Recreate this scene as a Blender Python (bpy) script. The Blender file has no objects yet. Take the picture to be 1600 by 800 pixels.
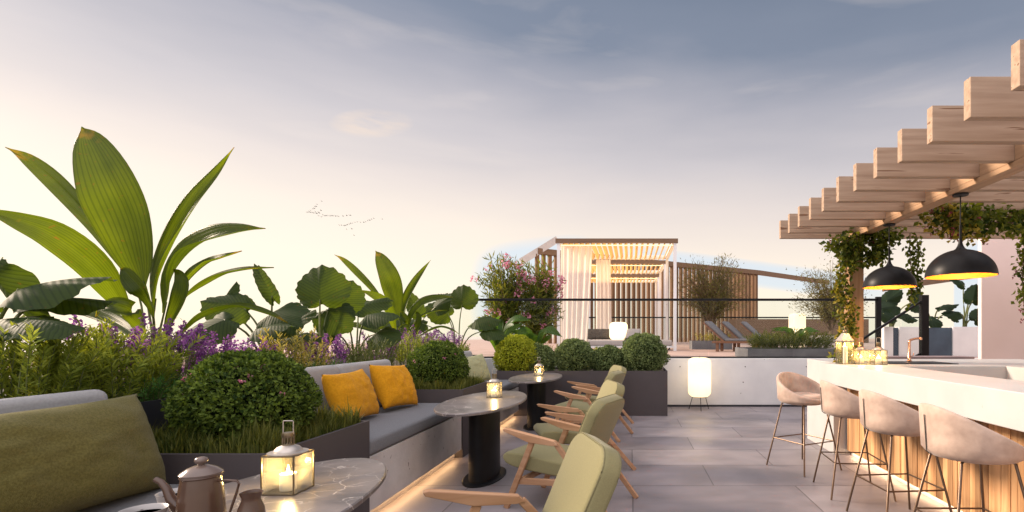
import bpy, bmesh, math, random
from mathutils import Vector, Matrix, noise
PI = math.pi
R = random.Random(11)
scene = bpy.context.scene
COL = scene.collection
H = 1.4                      # eye height of the photographer
F = 800.0                    # focal length in pixels of a 1600 px wide picture

def P(x, y, Y):
    """The point at depth Y that a pixel of the 1600x800 photograph looks at."""
    return Vector(((x - 985) * Y / F, Y, H - (y - 522) * Y / F))

# ------------------------------------------------------------------ materials
def new_mat(name):
    m = bpy.data.materials.new(name); m.use_nodes = True
    nt = m.node_tree; nt.nodes.clear()
    out = nt.nodes.new('ShaderNodeOutputMaterial')
    return m, nt, out

def nd(nt, t, **kw):
    n = nt.nodes.new(t)
    for k, v in kw.items():
        if hasattr(n, k): setattr(n, k, v)
    return n

def c4(c): return (c[0], c[1], c[2], 1)

def pmat(name, c1, c2=None, scale=4, rough=.6, bump=.0, bscale=None, stretch=(1, 1, 1), metal=0, detail=6, sheen=0, spec=.5, speck=None, island=0, lo=.35, hi=.65):
    m, nt, out = new_mat(name)
    b = nd(nt, 'ShaderNodeBsdfPrincipled'); nt.links.new(b.outputs[0], out.inputs[0])
    b.inputs['Roughness'].default_value = rough; b.inputs['Metallic'].default_value = metal
    b.inputs['Specular IOR Level'].default_value = spec
    if sheen:
        b.inputs['Sheen Weight'].default_value = sheen * .3; b.inputs['Specular IOR Level'].default_value = .15; b.inputs['Sheen Roughness'].default_value = .4
    tc = nd(nt, 'ShaderNodeTexCoord'); mp = nd(nt, 'ShaderNodeMapping')
    mp.inputs['Scale'].default_value = stretch
    nt.links.new(tc.outputs['Object'], mp.inputs[0])
    vec = mp.outputs[0]
    if island:
        geo = nd(nt, 'ShaderNodeNewGeometry'); ad = nd(nt, 'ShaderNodeVectorMath', operation='ADD')
        ml = nd(nt, 'ShaderNodeMath', operation='MULTIPLY'); ml.inputs[1].default_value = 37
        nt.links.new(geo.outputs['Random Per Island'], ml.inputs[0])
        oi = nd(nt, 'ShaderNodeObjectInfo'); m9 = nd(nt, 'ShaderNodeMath', operation='MULTIPLY_ADD'); m9.inputs[1].default_value = 53
        nt.links.new(oi.outputs['Random'], m9.inputs[0]); nt.links.new(ml.outputs[0], m9.inputs[2])
        nt.links.new(vec, ad.inputs[0]); nt.links.new(m9.outputs[0], ad.inputs[1]); vec = ad.outputs[0]
    n = nd(nt, 'ShaderNodeTexNoise'); n.inputs['Scale'].default_value = scale; n.inputs['Detail'].default_value = detail
    nt.links.new(vec, n.inputs['Vector'])
    r = nd(nt, 'ShaderNodeValToRGB')
    r.color_ramp.elements[0].position = lo; r.color_ramp.elements[1].position = hi
    r.color_ramp.elements[0].color = c4(c1); r.color_ramp.elements[1].color = c4(c2 or c1)
    nt.links.new(n.outputs[0], r.inputs[0]); col = r.outputs[0]
    if island:
        hs = nd(nt, 'ShaderNodeHueSaturation'); mr = nd(nt, 'ShaderNodeMapRange')
        mr.inputs['To Min'].default_value = 1 - island; mr.inputs['To Max'].default_value = 1 + island
        nt.links.new(geo.outputs['Random Per Island'], mr.inputs['Value']); nt.links.new(mr.outputs[0], hs.inputs['Value'])
        nt.links.new(col, hs.inputs['Color']); col = hs.outputs[0]
    if speck:                                   # speck = (colour, scale, threshold)
        v = nd(nt, 'ShaderNodeTexNoise'); v.inputs['Scale'].default_value = speck[1]; v.inputs['Detail'].default_value = 3
        nt.links.new(vec, v.inputs['Vector'])
        r2 = nd(nt, 'ShaderNodeValToRGB'); r2.color_ramp.elements[0].position = speck[2]; r2.color_ramp.elements[1].position = speck[2] + .03
        nt.links.new(v.outputs[0], r2.inputs[0])
        mx = nd(nt, 'ShaderNodeMix', data_type='RGBA'); mx.inputs['B'].default_value = c4(speck[0])
        nt.links.new(r2.outputs[0], mx.inputs['Factor']); nt.links.new(col, mx.inputs['A']); col = mx.outputs['Result']
    nt.links.new(col, b.inputs['Base Color'])
    if bump:
        n2 = nd(nt, 'ShaderNodeTexNoise'); n2.inputs['Scale'].default_value = bscale or scale * 4; n2.inputs['Detail'].default_value = 8
        nt.links.new(vec, n2.inputs['Vector'])
        bp = nd(nt, 'ShaderNodeBump'); bp.inputs['Strength'].default_value = bump; bp.inputs['Distance'].default_value = .01
        nt.links.new(n2.outputs[0], bp.inputs['Height']); nt.links.new(bp.outputs[0], b.inputs['Normal'])
    return m

def wood(name, c1, c2, axis=0, rough=.6, island=.12, speck=None):
    s = [26, 26, 26]; s[axis] = 1.6
    return pmat(name, c1, c2, scale=1.0, rough=rough, bump=.12, bscale=1.6, stretch=tuple(s), island=island, detail=8, lo=.3, hi=.7, spec=.25, speck=speck)

def emat(name, col, strength):
    m, nt, out = new_mat(name)
    e = nd(nt, 'ShaderNodeEmission'); e.inputs[0].default_value = c4(col); e.inputs[1].default_value = strength
    nt.links.new(e.outputs[0], out.inputs[0]); return m

def glass(name, tint=(.97, .98, .98), refl=1.45):
    m, nt, out = new_mat(name)
    t = nd(nt, 'ShaderNodeBsdfTransparent'); t.inputs[0].default_value = c4(tint)
    g = nd(nt, 'ShaderNodeBsdfGlossy'); g.inputs['Roughness'].default_value = .02
    fr = nd(nt, 'ShaderNodeFresnel'); fr.inputs[0].default_value = refl
    hf = nd(nt, 'ShaderNodeMath', operation='MULTIPLY'); hf.inputs[1].default_value = .5 if name == 'lantern_glass' else .16
    nt.links.new(fr.outputs[0], hf.inputs[0])
    mx = nd(nt, 'ShaderNodeMixShader'); nt.links.new(hf.outputs[0], mx.inputs[0])
    nt.links.new(t.outputs[0], mx.inputs[1]); nt.links.new(g.outputs[0], mx.inputs[2]); nt.links.new(mx.outputs[0], out.inputs[0])
    return m

def leafmat(name, dark, light, trans=None, tw=.35, rough=.45, veins=0, spec=.14, tipbrown=None, vein_along=True):
    """Leaf: a tone of its own for each leaf, light shining through, optional veins along the UV."""
    m, nt, out = new_mat(name)
    b = nd(nt, 'ShaderNodeBsdfPrincipled'); b.inputs['Roughness'].default_value = rough; b.inputs['Specular IOR Level'].default_value = .22 if veins else spec
    t = nd(nt, 'ShaderNodeBsdfTranslucent'); mx = nd(nt, 'ShaderNodeMixShader'); mx.inputs[0].default_value = tw
    geo = nd(nt, 'ShaderNodeNewGeometry'); r = nd(nt, 'ShaderNodeValToRGB')
    r.color_ramp.elements[0].color = c4(dark); r.color_ramp.elements[1].color = c4(light)
    tc = nd(nt, 'ShaderNodeTexCoord')
    nz = nd(nt, 'ShaderNodeTexNoise'); nz.inputs['Scale'].default_value = 5; nz.inputs['Detail'].default_value = 5
    nt.links.new(tc.outputs['Object'], nz.inputs['Vector'])
    ad = nd(nt, 'ShaderNodeMath', operation='ADD'); sb = nd(nt, 'ShaderNodeMath', operation='SUBTRACT'); sb.inputs[1].default_value = .5
    nt.links.new(nz.outputs[0], sb.inputs[0]); nt.links.new(sb.outputs[0], ad.inputs[0]); nt.links.new(geo.outputs['Random Per Island'], ad.inputs[1])
    nt.links.new(ad.outputs[0], r.inputs[0]); col = r.outputs[0]
    if veins:
        sx = nd(nt, 'ShaderNodeSeparateXYZ'); nt.links.new(tc.outputs['UV'], sx.inputs[0])
        ml = nd(nt, 'ShaderNodeMath', operation='MULTIPLY'); ml.inputs[1].default_value = veins * 2 * PI
        nt.links.new(sx.outputs[0 if vein_along else 1], ml.inputs[0])
        sn = nd(nt, 'ShaderNodeMath', operation='SINE'); nt.links.new(ml.outputs[0], sn.inputs[0])
        mr = nd(nt, 'ShaderNodeMapRange'); mr.inputs['From Min'].default_value = .3; mr.inputs['From Max'].default_value = 1; mr.inputs['To Max'].default_value = .45
        nt.links.new(sn.outputs[0], mr.inputs['Value'])
        mc = nd(nt, 'ShaderNodeMix', data_type='RGBA'); mc.inputs['B'].default_value = (dark[0] * .6, dark[1] * .6, dark[2] * .6, 1)
        nt.links.new(mr.outputs[0], mc.inputs['Factor']); nt.links.new(col, mc.inputs['A']); col = mc.outputs['Result']
        bp = nd(nt, 'ShaderNodeBump'); bp.inputs['Strength'].default_value = .12; bp.inputs['Distance'].default_value = .008
        nt.links.new(sn.outputs[0], bp.inputs['Height']); nt.links.new(bp.outputs[0], b.inputs['Normal'])
        n7 = nd(nt, 'ShaderNodeTexNoise'); n7.inputs['Scale'].default_value = 26; n7.inputs['Detail'].default_value = 4; nt.links.new(tc.outputs['Object'], n7.inputs['Vector'])
        r7 = nd(nt, 'ShaderNodeValToRGB'); r7.color_ramp.elements[0].position = .66; r7.color_ramp.elements[1].position = .72; nt.links.new(n7.outputs[0], r7.inputs[0])
        h7 = nd(nt, 'ShaderNodeMath', operation='MULTIPLY'); h7.inputs[1].default_value = .75; nt.links.new(r7.outputs[0], h7.inputs[0])
        s7 = nd(nt, 'ShaderNodeMix', data_type='RGBA'); s7.inputs['B'].default_value = (.07, .045, .012, 1)
        nt.links.new(h7.outputs[0], s7.inputs['Factor']); nt.links.new(col, s7.inputs['A']); col = s7.outputs['Result']
        if tipbrown:
            n3 = nd(nt, 'ShaderNodeTexNoise'); n3.inputs['Scale'].default_value = 9; n3.inputs['Detail'].default_value = 6
            nt.links.new(tc.outputs['Object'], n3.inputs['Vector'])
            a2 = nd(nt, 'ShaderNodeMath', operation='ADD'); nt.links.new(sx.outputs[1], a2.inputs[0]); nt.links.new(n3.outputs[0], a2.inputs[1])
            m2 = nd(nt, 'ShaderNodeMapRange'); m2.inputs['From Min'].default_value = 1.38; m2.inputs['From Max'].default_value = 1.6; m2.inputs['To Max'].default_value = .55
            nt.links.new(a2.outputs[0], m2.inputs['Value'])
            mb = nd(nt, 'ShaderNodeMix', data_type='RGBA'); mb.inputs['B'].default_value = c4(tipbrown)
            nt.links.new(m2.outputs[0], mb.inputs['Factor']); nt.links.new(col, mb.inputs['A']); col = mb.outputs['Result']
    nt.links.new(col, b.inputs['Base Color'])
    gm = nd(nt, 'ShaderNodeMix', data_type='RGBA', blend_type='MULTIPLY'); gm.inputs['Factor'].default_value = 1
    tr = trans or (2.2, 2.0, .8)
    gm.inputs['B'].default_value = c4(tr); nt.links.new(col, gm.inputs['A']); nt.links.new(gm.outputs['Result'], t.inputs[0])
    nt.links.new(b.outputs[0], mx.inputs[1]); nt.links.new(t.outputs[0], mx.inputs[2]); nt.links.new(mx.outputs[0], out.inputs[0])
    return m

# ------------------------------------------------------------------ mesh builder
class MB:
    def __init__(s): s.v = []; s.f = []; s.uv = {}; s.M = Matrix()
    def add(s, vs, fs, uvs=None):
        o = len(s.v); s.v += [s.M @ Vector(p) for p in vs]
        for i, f in enumerate(fs):
            if uvs: s.uv[len(s.f)] = [uvs[k] for k in f]
            s.f.append([o + k for k in f])
        return s
    def box(s, x0, x1, y0, y1, z0, z1):
        return s.add([(x0, y0, z0), (x1, y0, z0), (x1, y1, z0), (x0, y1, z0), (x0, y0, z1), (x1, y0, z1), (x1, y1, z1), (x0, y1, z1)],
                     [(3, 2, 1, 0), (4, 5, 6, 7), (0, 1, 5, 4), (1, 2, 6, 5), (2, 3, 7, 6), (3, 0, 4, 7)])
    def bar(s, a, b, w, h=None, up=(0, 0, 1)):
        a, b = Vector(a), Vector(b); d = (b - a).normalized(); h = h or w
        u = Vector(up)
        if abs(d.dot(u)) > .99: u = Vector((0, 1, 0))
        sd = d.cross(u).normalized() * (w / 2); n = sd.cross(d).normalized() * (h / 2)
        q = [a - sd - n, a + sd - n, a + sd + n, a - sd + n, b - sd - n, b + sd - n, b + sd + n, b - sd + n]
        return s.add(q, [(0, 1, 2, 3), (7, 6, 5, 4), (4, 5, 1, 0), (5, 6, 2, 1), (6, 7, 3, 2), (7, 4, 0, 3)])
    def tube(s, pts, r, seg=8, closed=False):
        pts = [Vector(p) for p in pts]; n = len(pts); vs = []; fs = []
        up = Vector((0, 0, 1))
        for i, p in enumerate(pts):
            d = (pts[(i + 1) % n] - pts[i - 1]) if closed else (pts[min(i + 1, n - 1)] - pts[max(i - 1, 0)])
            d.normalize(); a = d.cross(up)
            if a.length < .05: a = d.cross(Vector((0, 1, 0)))
            a.normalize(); b = a.cross(d); rr = r[i] if isinstance(r, (list, tuple)) else r
            vs += [p + (a * math.cos(2 * PI * k / seg) + b * math.sin(2 * PI * k / seg)) * rr for k in range(seg)]
        for i in range(n if closed else n - 1):
            j = (i + 1) % n
            fs += [(i * seg + k, i * seg + (k + 1) % seg, j * seg + (k + 1) % seg, j * seg + k) for k in range(seg)]
        if not closed: fs += [tuple(range(seg))[::-1], tuple(range((n - 1) * seg, n * seg))]
        return s.add(vs, fs)
    def lathe(s, prof, seg=32, c=(0, 0, 0), sx=1, sy=1, cap=True):
        vs = []; fs = []; n = len(prof); c = Vector(c)
        for r, z in prof:
            vs += [c + Vector((r * sx * math.cos(2 * PI * k / seg), r * sy * math.sin(2 * PI * k / seg), z)) for k in range(seg)]
        for i in range(n - 1):
            fs += [(i * seg + k, i * seg + (k + 1) % seg, (i + 1) * seg + (k + 1) % seg, (i + 1) * seg + k) for k in range(seg)]
        if cap and prof[0][0] > 0: fs.append(tuple(range(seg))[::-1])
        if cap and prof[-1][0] > 0: fs.append(tuple(range((n - 1) * seg, n * seg)))
        return s.add(vs, fs)
    def prism(s, poly, a0, a1, axis=1):
        """poly: list of 2-D points; extruded along axis (0: yz, 1: xz, 2: xy)."""
        n = len(poly)
        def mk(p, a): return {0: (a, p[0], p[1]), 1: (p[0], a, p[1]), 2: (p[0], p[1], a)}[axis]
        vs = [mk(p, a0) for p in poly] + [mk(p, a1) for p in poly]
        fs = [tuple(range(n))[::-1], tuple(range(n, 2 * n))] + [(i, (i + 1) % n, n + (i + 1) % n, n + i) for i in range(n)]
        return s.add(vs, fs)
    def ball(s, c, rx, ry=None, rz=None, seg=20, ring=12):
        ry = ry or rx; rz = rz or rx
        prof = [(max(1e-5, math.sin(PI * i / ring)), -math.cos(PI * i / ring) * rz) for i in range(ring + 1)]
        return s.lathe([(r, z) for r, z in prof], seg, c, rx, ry)
    def leaf(s, p, d, n, L, W, fold=.25):
        """one small leaf: a folded rhombus of four triangles from p along d."""
        d = d.normalized(); a = d.cross(n)
        if a.length < 1e-3: a = d.cross(Vector((.3, .5, .8)))
        a.normalize(); n = a.cross(d)
        m = p + d * L * .5
        return s.add([p, m + a * W / 2 + n * fold * W, p + d * L, m - a * W / 2 + n * fold * W, m], [(0, 1, 4), (1, 2, 4), (2, 3, 4), (3, 0, 4)])
    def build(s, name, mat, parent=None, smooth=0, bevel=0, bseg=2, subs=0, solid=0, weld=False):
        me = bpy.data.meshes.new(name); me.from_pydata([tuple(v) for v in s.v], [], s.f)
        if s.uv:
            ul = me.uv_layers.new(name='UVMap'); data = ul.data
            for fi, uvs in s.uv.items():
                ls = me.polygons[fi].loop_start
                for k, u in enumerate(uvs): data[ls + k].uv = u
        bm = bmesh.new(); bm.from_mesh(me)
        if weld: bmesh.ops.remove_doubles(bm, verts=bm.verts, dist=1e-4)
        if not s.uv and not getattr(s, 'open', False): bmesh.ops.recalc_face_normals(bm, faces=bm.faces)
        bm.to_mesh(me); bm.free()
        me.materials.append(mat); me.update()
        o = bpy.data.objects.new(name, me); COL.objects.link(o)
        if smooth:
            me.shade_smooth()
            if smooth < 180: me.set_sharp_from_angle(angle=math.radians(smooth))
        if solid:
            k = o.modifiers.new('solid', 'SOLIDIFY'); k.thickness = solid
        if bevel:
            k = o.modifiers.new('bevel', 'BEVEL'); k.width = bevel; k.segments = bseg; k.limit_method = 'ANGLE'; k.angle_limit = math.radians(40)
            if bseg > 2: me.shade_smooth()
        if subs:
            k = o.modifiers.new('sub', 'SUBSURF'); k.levels = subs; k.render_levels = subs
        if parent: o.parent = parent
        return o

def tag(o, label, cat, group=None):
    o['label'] = label; o['category'] = cat
    if group: o['group'] = group
    return o
def thing(name, label, cat, loc=(0, 0, 0), rz=0, group=None):
    o = bpy.data.objects.new(name, None); COL.objects.link(o); o.empty_display_size = .1
    o.location = loc; o.rotation_euler = (0, 0, rz)
    return tag(o, label, cat, group)
def struct(o, kind='structure'): o['kind'] = kind; return o
def dup(root, loc=None, rz=None, label=None, scale=None):
    def cp(o, par):
        c = o.copy(); COL.objects.link(c); c.parent = par
        for ch in list(o.children): cp(ch, c)
        return c
    r = cp(root, None)
    if loc is not None: r.location = loc
    if rz is not None: r.rotation_euler = (0, 0, rz)
    if scale is not None: r.scale = (scale,) * 3 if isinstance(scale, (int, float)) else scale
    if label: r['label'] = label
    return r
def point(name, loc, energy, col, r, parent=None):
    l = bpy.data.lights.new(name, 'POINT'); l.energy = energy; l.color = col; l.shadow_soft_size = r
    o = bpy.data.objects.new(name, l); COL.objects.link(o); o.location = loc
    if parent: o.parent = parent
    return o
def rnd(a, b): return R.uniform(a, b)
def rdir():
    while True:
        v = Vector((rnd(-1, 1), rnd(-1, 1), rnd(-1, 1)))
        if .1 < v.length < 1: return v.normalized()

# ------------------------------------------------------------------ materials used
M = {}
M['concrete'] = pmat('white_concrete', (.66, .655, .66), (.74, .735, .735), 2.2, .75, .15, 30, speck=((.22, .21, .21), 18, .72))
M['bench_concrete'] = pmat('bench_concrete', (0.4217, 0.39, 0.3794), (0.5903, 0.5587, 0.5376), 2.2, .8, .2, 30, speck=((.24, .22, .21), 16, .70))
M['counter'] = pmat('counter_stone', (0.4571, 0.4483, 0.442), (0.4941, 0.4931, 0.4888), 3, .45, .06, 60, speck=((.45, .42, .40), 22, .76))
M['counter_in'] = pmat('counter_inner', (.46, .43, .42), (.52, .49, .47), 3, .6, .06, 60, speck=((.3, .28, .28), 30, .74))
M['planter'] = pmat('planter_metal', (0.06375, 0.0544, 0.0578), (0.0765, 0.06545, 0.068), 1.5, .6, .04, 80, spec=.25)
M['planter_dark'] = pmat('planter_dark_metal', (0.018, 0.0192, 0.0252), (0.024, 0.0252, 0.0324), 1.5, .5)
M['soil'] = pmat('soil', (.035, .028, .02), (.07, .05, .035), 30, .95, .6)
M['seat_fabric'] = pmat('seat_fabric', (0.1566, 0.1595, 0.1711), (0.1827, 0.1856, 0.1972), 90, .92, .35, 420, sheen=.2)
M['back_fabric'] = pmat('back_fabric', (0.34, 0.3332, 0.3332), (0.3876, 0.3808, 0.3808), 90, .92, .4, 380, sheen=.2)
M['olive_fabric'] = pmat('olive_fabric', (0.0986, 0.08736, 0.02496), (0.145, 0.1277, 0.04032), 120, .95, .5, 420, sheen=.35)
M['pale_green_fabric'] = pmat('pale_green_fabric', (.30, .30, .17), (.36, .35, .20), 60, .9, .3, 300, sheen=.3)
M['orange_fabric'] = pmat('orange_fabric', (0.4973, 0.2217, 0.007104), (0.5967, 0.2771, 0.01066), 60, .9, .3, 380, sheen=.2)
M['chair_fabric'] = pmat('chair_fabric', (0.2136, 0.1938, 0.0989), (0.2374, 0.2176, 0.1108), 160, .95, .12, 450, sheen=.5)
M['chair_piping'] = pmat('chair_piping', (.16, .145, .07), (.19, .17, .085), 90, .9)
M['oak'] = wood('chair_oak', (.33, .175, .09), (.46, .275, .165), 0)
M['table_stone'] = pmat('table_stone', (0.1044, 0.09135, 0.09135), (0.2001, 0.174, 0.174), 3, .3, .05, 40, detail=10)
M['black_metal'] = pmat('black_metal', (.008, .008, .009), (.011, .011, .012), 8, .40, spec=.16)
M['pot_enamel'] = pmat('pot_enamel', (0.076, 0.0416, 0.0272), (0.1, 0.056, 0.0368), 5, .22, .03, 50)
M['pot_lid'] = pmat('lid_enamel', (.13, .095, .08), (.165, .12, .10), 5, .2)
M['cup'] = pmat('cup_ceramic', (.34, .32, .31), (.40, .38, .36), 6, .3)
M['coffee'] = pmat('coffee', (.012, .006, .003), None, 6, .08)
M['velvet'] = pmat('stool_velvet', (0.3196, 0.2327, 0.1866), (0.5116, 0.3852, 0.3106), 7, .85, .1, 60, sheen=.8, detail=4)
M['bronze'] = pmat('bronze_tube', (.12, .08, .055), (.15, .10, .07), 10, .35, metal=.8)
M['pergola_wood_x'] = wood('pergola_wood', (.31, .207, .14), (.475, .345, .25), 0, speck=((.19, .105, .062), 1.0, .64))
M['pergola_wood_y'] = wood('pergola_girder_wood', (.34, .205, .115), (.48, .31, .19), 1)
M['pergola_wood_z'] = wood('pergola_post_wood', (.30, .17, .09), (.42, .25, .14), 2)
M['plank'] = wood('counter_plank', (.36, .18, .075), (.64, .38, .19), 2, island=.42)
M['slat'] = wood('slat_wood', (0.119, 0.0595, 0.0266), (0.182, 0.0945, 0.042), 2, island=.25)
M['slat_beam'] = wood('slat_beam_wood', (0.1488, 0.0899, 0.0558), (0.1984, 0.124, 0.0775), 0)
M['terrace_planter'] = pmat('terrace_planter_stone', (.13, .13, .14), (.18, .18, .19), 3, .7, .1, 30, spec=.2)
M['deck'] = pmat('terrace_deck', (.40, .27, .22), (.48, .33, .28), 2, .7, .1, 20)
M['pink_wall'] = pmat('pink_plaster', (0.732, 0.5687, 0.5207), (0.8052, 0.625, 0.5778), 1.2, .85, .12, 40)
M['white_paint'] = pmat('white_paint', (.72, .72, .74), (.76, .76, .78), 3, .4)
M['louvre'] = wood('louvre_wood', (.55, .36, .16), (.66, .46, .23), 1, island=.1)
M['glass'] = glass('clear_glass', (.95, .97, .965))
M['lantern_glass'] = glass('lantern_glass', (.98, .98, .96))
def frost(m, f):                           # diffusing film added so the lantern panes catch the candle glow
    nt = m.node_tree; out = [n for n in nt.nodes if n.type == 'OUTPUT_MATERIAL'][0]; old = out.inputs[0].links[0].from_socket
    t = nd(nt, 'ShaderNodeBsdfTranslucent'); t.inputs[0].default_value = (.95, .88, .7, 1); mx = nd(nt, 'ShaderNodeMixShader')
    tc = nd(nt, 'ShaderNodeTexCoord'); n = nd(nt, 'ShaderNodeTexNoise'); n.inputs['Scale'].default_value = 16; n.inputs['Detail'].default_value = 5
    mr = nd(nt, 'ShaderNodeMapRange'); mr.inputs['From Min'].default_value = .3; mr.inputs['From Max'].default_value = .7; mr.inputs['To Min'].default_value = f * .5; mr.inputs['To Max'].default_value = f * 1.5
    nt.links.new(tc.outputs['Object'], n.inputs['Vector']); nt.links.new(n.outputs[0], mr.inputs['Value']); nt.links.new(mr.outputs[0], mx.inputs[0])
    nt.links.new(old, mx.inputs[1]); nt.links.new(t.outputs[0], mx.inputs[2]); nt.links.new(mx.outputs[0], out.inputs[0])
frost(M['lantern_glass'], .04)
M['brass'] = pmat('lantern_metal', (.20, .16, .10), (.26, .21, .14), 8, .35, metal=.9)
M['zinc'] = pmat('lantern_cap', (.42, .38, .34), (.52, .47, .42), 20, .4, .05, 60, metal=.7)
M['wax'] = pmat('candle_wax', (.82, .76, .64), (.85, .80, .68), 5, .5)
M['flame'] = emat('candle_flame', (1, .62, .2), 40)
M['led'] = emat('led_strip', (1, .60, .28), 13)
M['led_cabana'] = emat('led_strip_cabana', (1, .66, .30), 2.2)
M['led_counter'] = emat('led_strip_counter', (1, .66, .38), 16)
M['paper_lamp'] = emat('paper_lamp', (1, .85, .62), 1.5)
m_, nt_, o_ = new_mat('paper_shade')
t_ = nd(nt_, 'ShaderNodeBsdfTranslucent'); t_.inputs[0].default_value = (.95, .84, .66, 1); d_ = nd(nt_, 'ShaderNodeBsdfDiffuse'); d_.inputs[0].default_value = (.85, .80, .70, 1)
e_ = nd(nt_, 'ShaderNodeEmission'); e_.inputs[0].default_value = (1, .84, .58, 1); e_.inputs[1].default_value = .42
x_ = nd(nt_, 'ShaderNodeMixShader'); x_.inputs[0].default_value = .3; a_ = nd(nt_, 'ShaderNodeAddShader')
nt_.links.new(t_.outputs[0], x_.inputs[1]); nt_.links.new(d_.outputs[0], x_.inputs[2]); nt_.links.new(x_.outputs[0], a_.inputs[0]); nt_.links.new(e_.outputs[0], a_.inputs[1]); nt_.links.new(a_.outputs[0], o_.inputs[0])
M['paper_lamp'] = m_
M['bulb'] = emat('bulb', (1, .7, .35), 20)
M['lamp_gold'] = pmat('lamp_gold', (.85, .30, .02), (.9, .33, .025), 4, .5)
M['copper'] = pmat('copper_tap', (.55, .30, .20), (.6, .34, .23), 6, .25, metal=1)
M['daybed'] = pmat('daybed_fabric', (.36, .32, .31), (.42, .38, .36), 40, .9, .2, 200)
M['dark_fabric'] = pmat('dark_fabric', (.06, .05, .045), (.09, .075, .06), 40, .9, .2, 200)
M['lounger_fabric'] = pmat('lounger_fabric', (.13, .125, .135), (.17, .16, .17), 40, .9, .2, 200)
M['brown_wood'] = wood('lounger_wood', (.16, .075, .045), (.24, .12, .07), 0)
M['bark'] = pmat('bark', (.10, .065, .04), (.19, .13, .085), 14, .9, .6, stretch=(1, 1, .3))
M['stem'] = pmat('green_stem', (.09, .12, .03), (.14, .16, .05), 8, .5)
M['dark_glass'] = pmat('dark_window_glass', (.03, .055, .085), (.05, .09, .13), 2, .12)
M['stone_dark'] = pmat('ledge_stone', (.21, .16, .165), (.26, .20, .20), 4, .7)
M['stair'] = pmat('stair_concrete', (.40, .38, .37), (.48, .45, .44), 3, .8)
M['bird'] = pmat('bird_feather', (.03, .03, .03), (.05, .05, .05), 5, .8)
M['ground'] = pmat('far_ground', (.42, .38, .34), (.52, .47, .42), .02, .95)
M['strap'] = leafmat('strap_leaf', (.016, .036, .005), (.052, .085, .008), (5.5, 4.2, 1.0), .50, .4, veins=13, tipbrown=(.20, .12, .03))
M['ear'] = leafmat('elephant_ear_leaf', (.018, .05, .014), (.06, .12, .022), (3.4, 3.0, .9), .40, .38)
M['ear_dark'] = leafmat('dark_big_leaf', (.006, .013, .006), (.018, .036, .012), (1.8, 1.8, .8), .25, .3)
M['box'] = leafmat('boxwood_leaf', (0.0184, 0.0414, 0.00805), (0.1495, 0.2127, 0.0368), (1.6, 1.6, .7), .25, .5)
M['box_silver'] = leafmat('grey_boxwood_leaf', (.035, .062, .022), (.24, .30, .12), (1.5, 1.5, .8), .22, .5)
M['box_glow'] = leafmat('glow_tinted_boxwood_leaf', (.16, .20, .012), (.46, .48, .05), (1.5, 1.5, .6), .3, .5)  # garden lamp glow painted in as a lime leaf colour
M['box_core'] = pmat('shrub_shade_core', (.006, .010, .004), (.010, .015, .006), 9, .95, spec=0)  # near-black colour paints the shade deep inside the bushes
M['grass'] = leafmat('grass_blade', (.03, .052, .008), (.15, .155, .04), (1.8, 1.6, .6), .3, .6)
M['rosemary'] = leafmat('rosemary_leaf', (.13, .18, .025), (.36, .42, .085), (1.8, 1.6, .6), .35, .55)
M['rosemary_gold'] = leafmat('golden_leaf', (.26, .24, .06), (.50, .44, .14), (1.6, 1.4, .6), .35, .55)
M['rosemary_grey'] = leafmat('greyish_leaf', (.065, .09, .03), (.16, .19, .07), (1.7, 1.5, .7), .3, .6)
M['fine_green'] = leafmat('fine_green_leaf', (.04, .115, .025), (.09, .20, .05), (1.6, 1.6, .6), .35, .6)
M['purple'] = leafmat('purple_petal', (.14, .045, .20), (.40, .17, .43), (1.5, 1.3, 1.5), .35, .7)
M['pinkpetal'] = leafmat('pink_petal', (.55, .16, .28), (.75, .40, .48), (1.2, 1.1, 1.1), .35, .7)
M['oleander'] = leafmat('oleander_leaf', (0.0345, 0.07475, 0.0161), (0.1955, 0.207, 0.0368), (2.2, 1.8, .6), .35, .5)
M['olive'] = leafmat('olive_leaf', (.06, .065, .022), (.19, .175, .06), (1.9, 1.6, .7), .3, .6)
M['vine'] = leafmat('vine_leaf', (.020, .042, .008), (.14, .165, .03), (2.6, 2.3, .6), .35, .5)
M['vine_gold_lit'] = leafmat('gold_lit_vine_leaf', (.16, .14, .02), (.42, .34, .07), (1.6, 1.4, .5), .35, .5)  # golden light on the vines painted into the leaf colour
M['redbud'] = leafmat('red_petal', (.20, .04, .05), (.35, .10, .12), (1.2, 1, 1), .3, .6)

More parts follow.
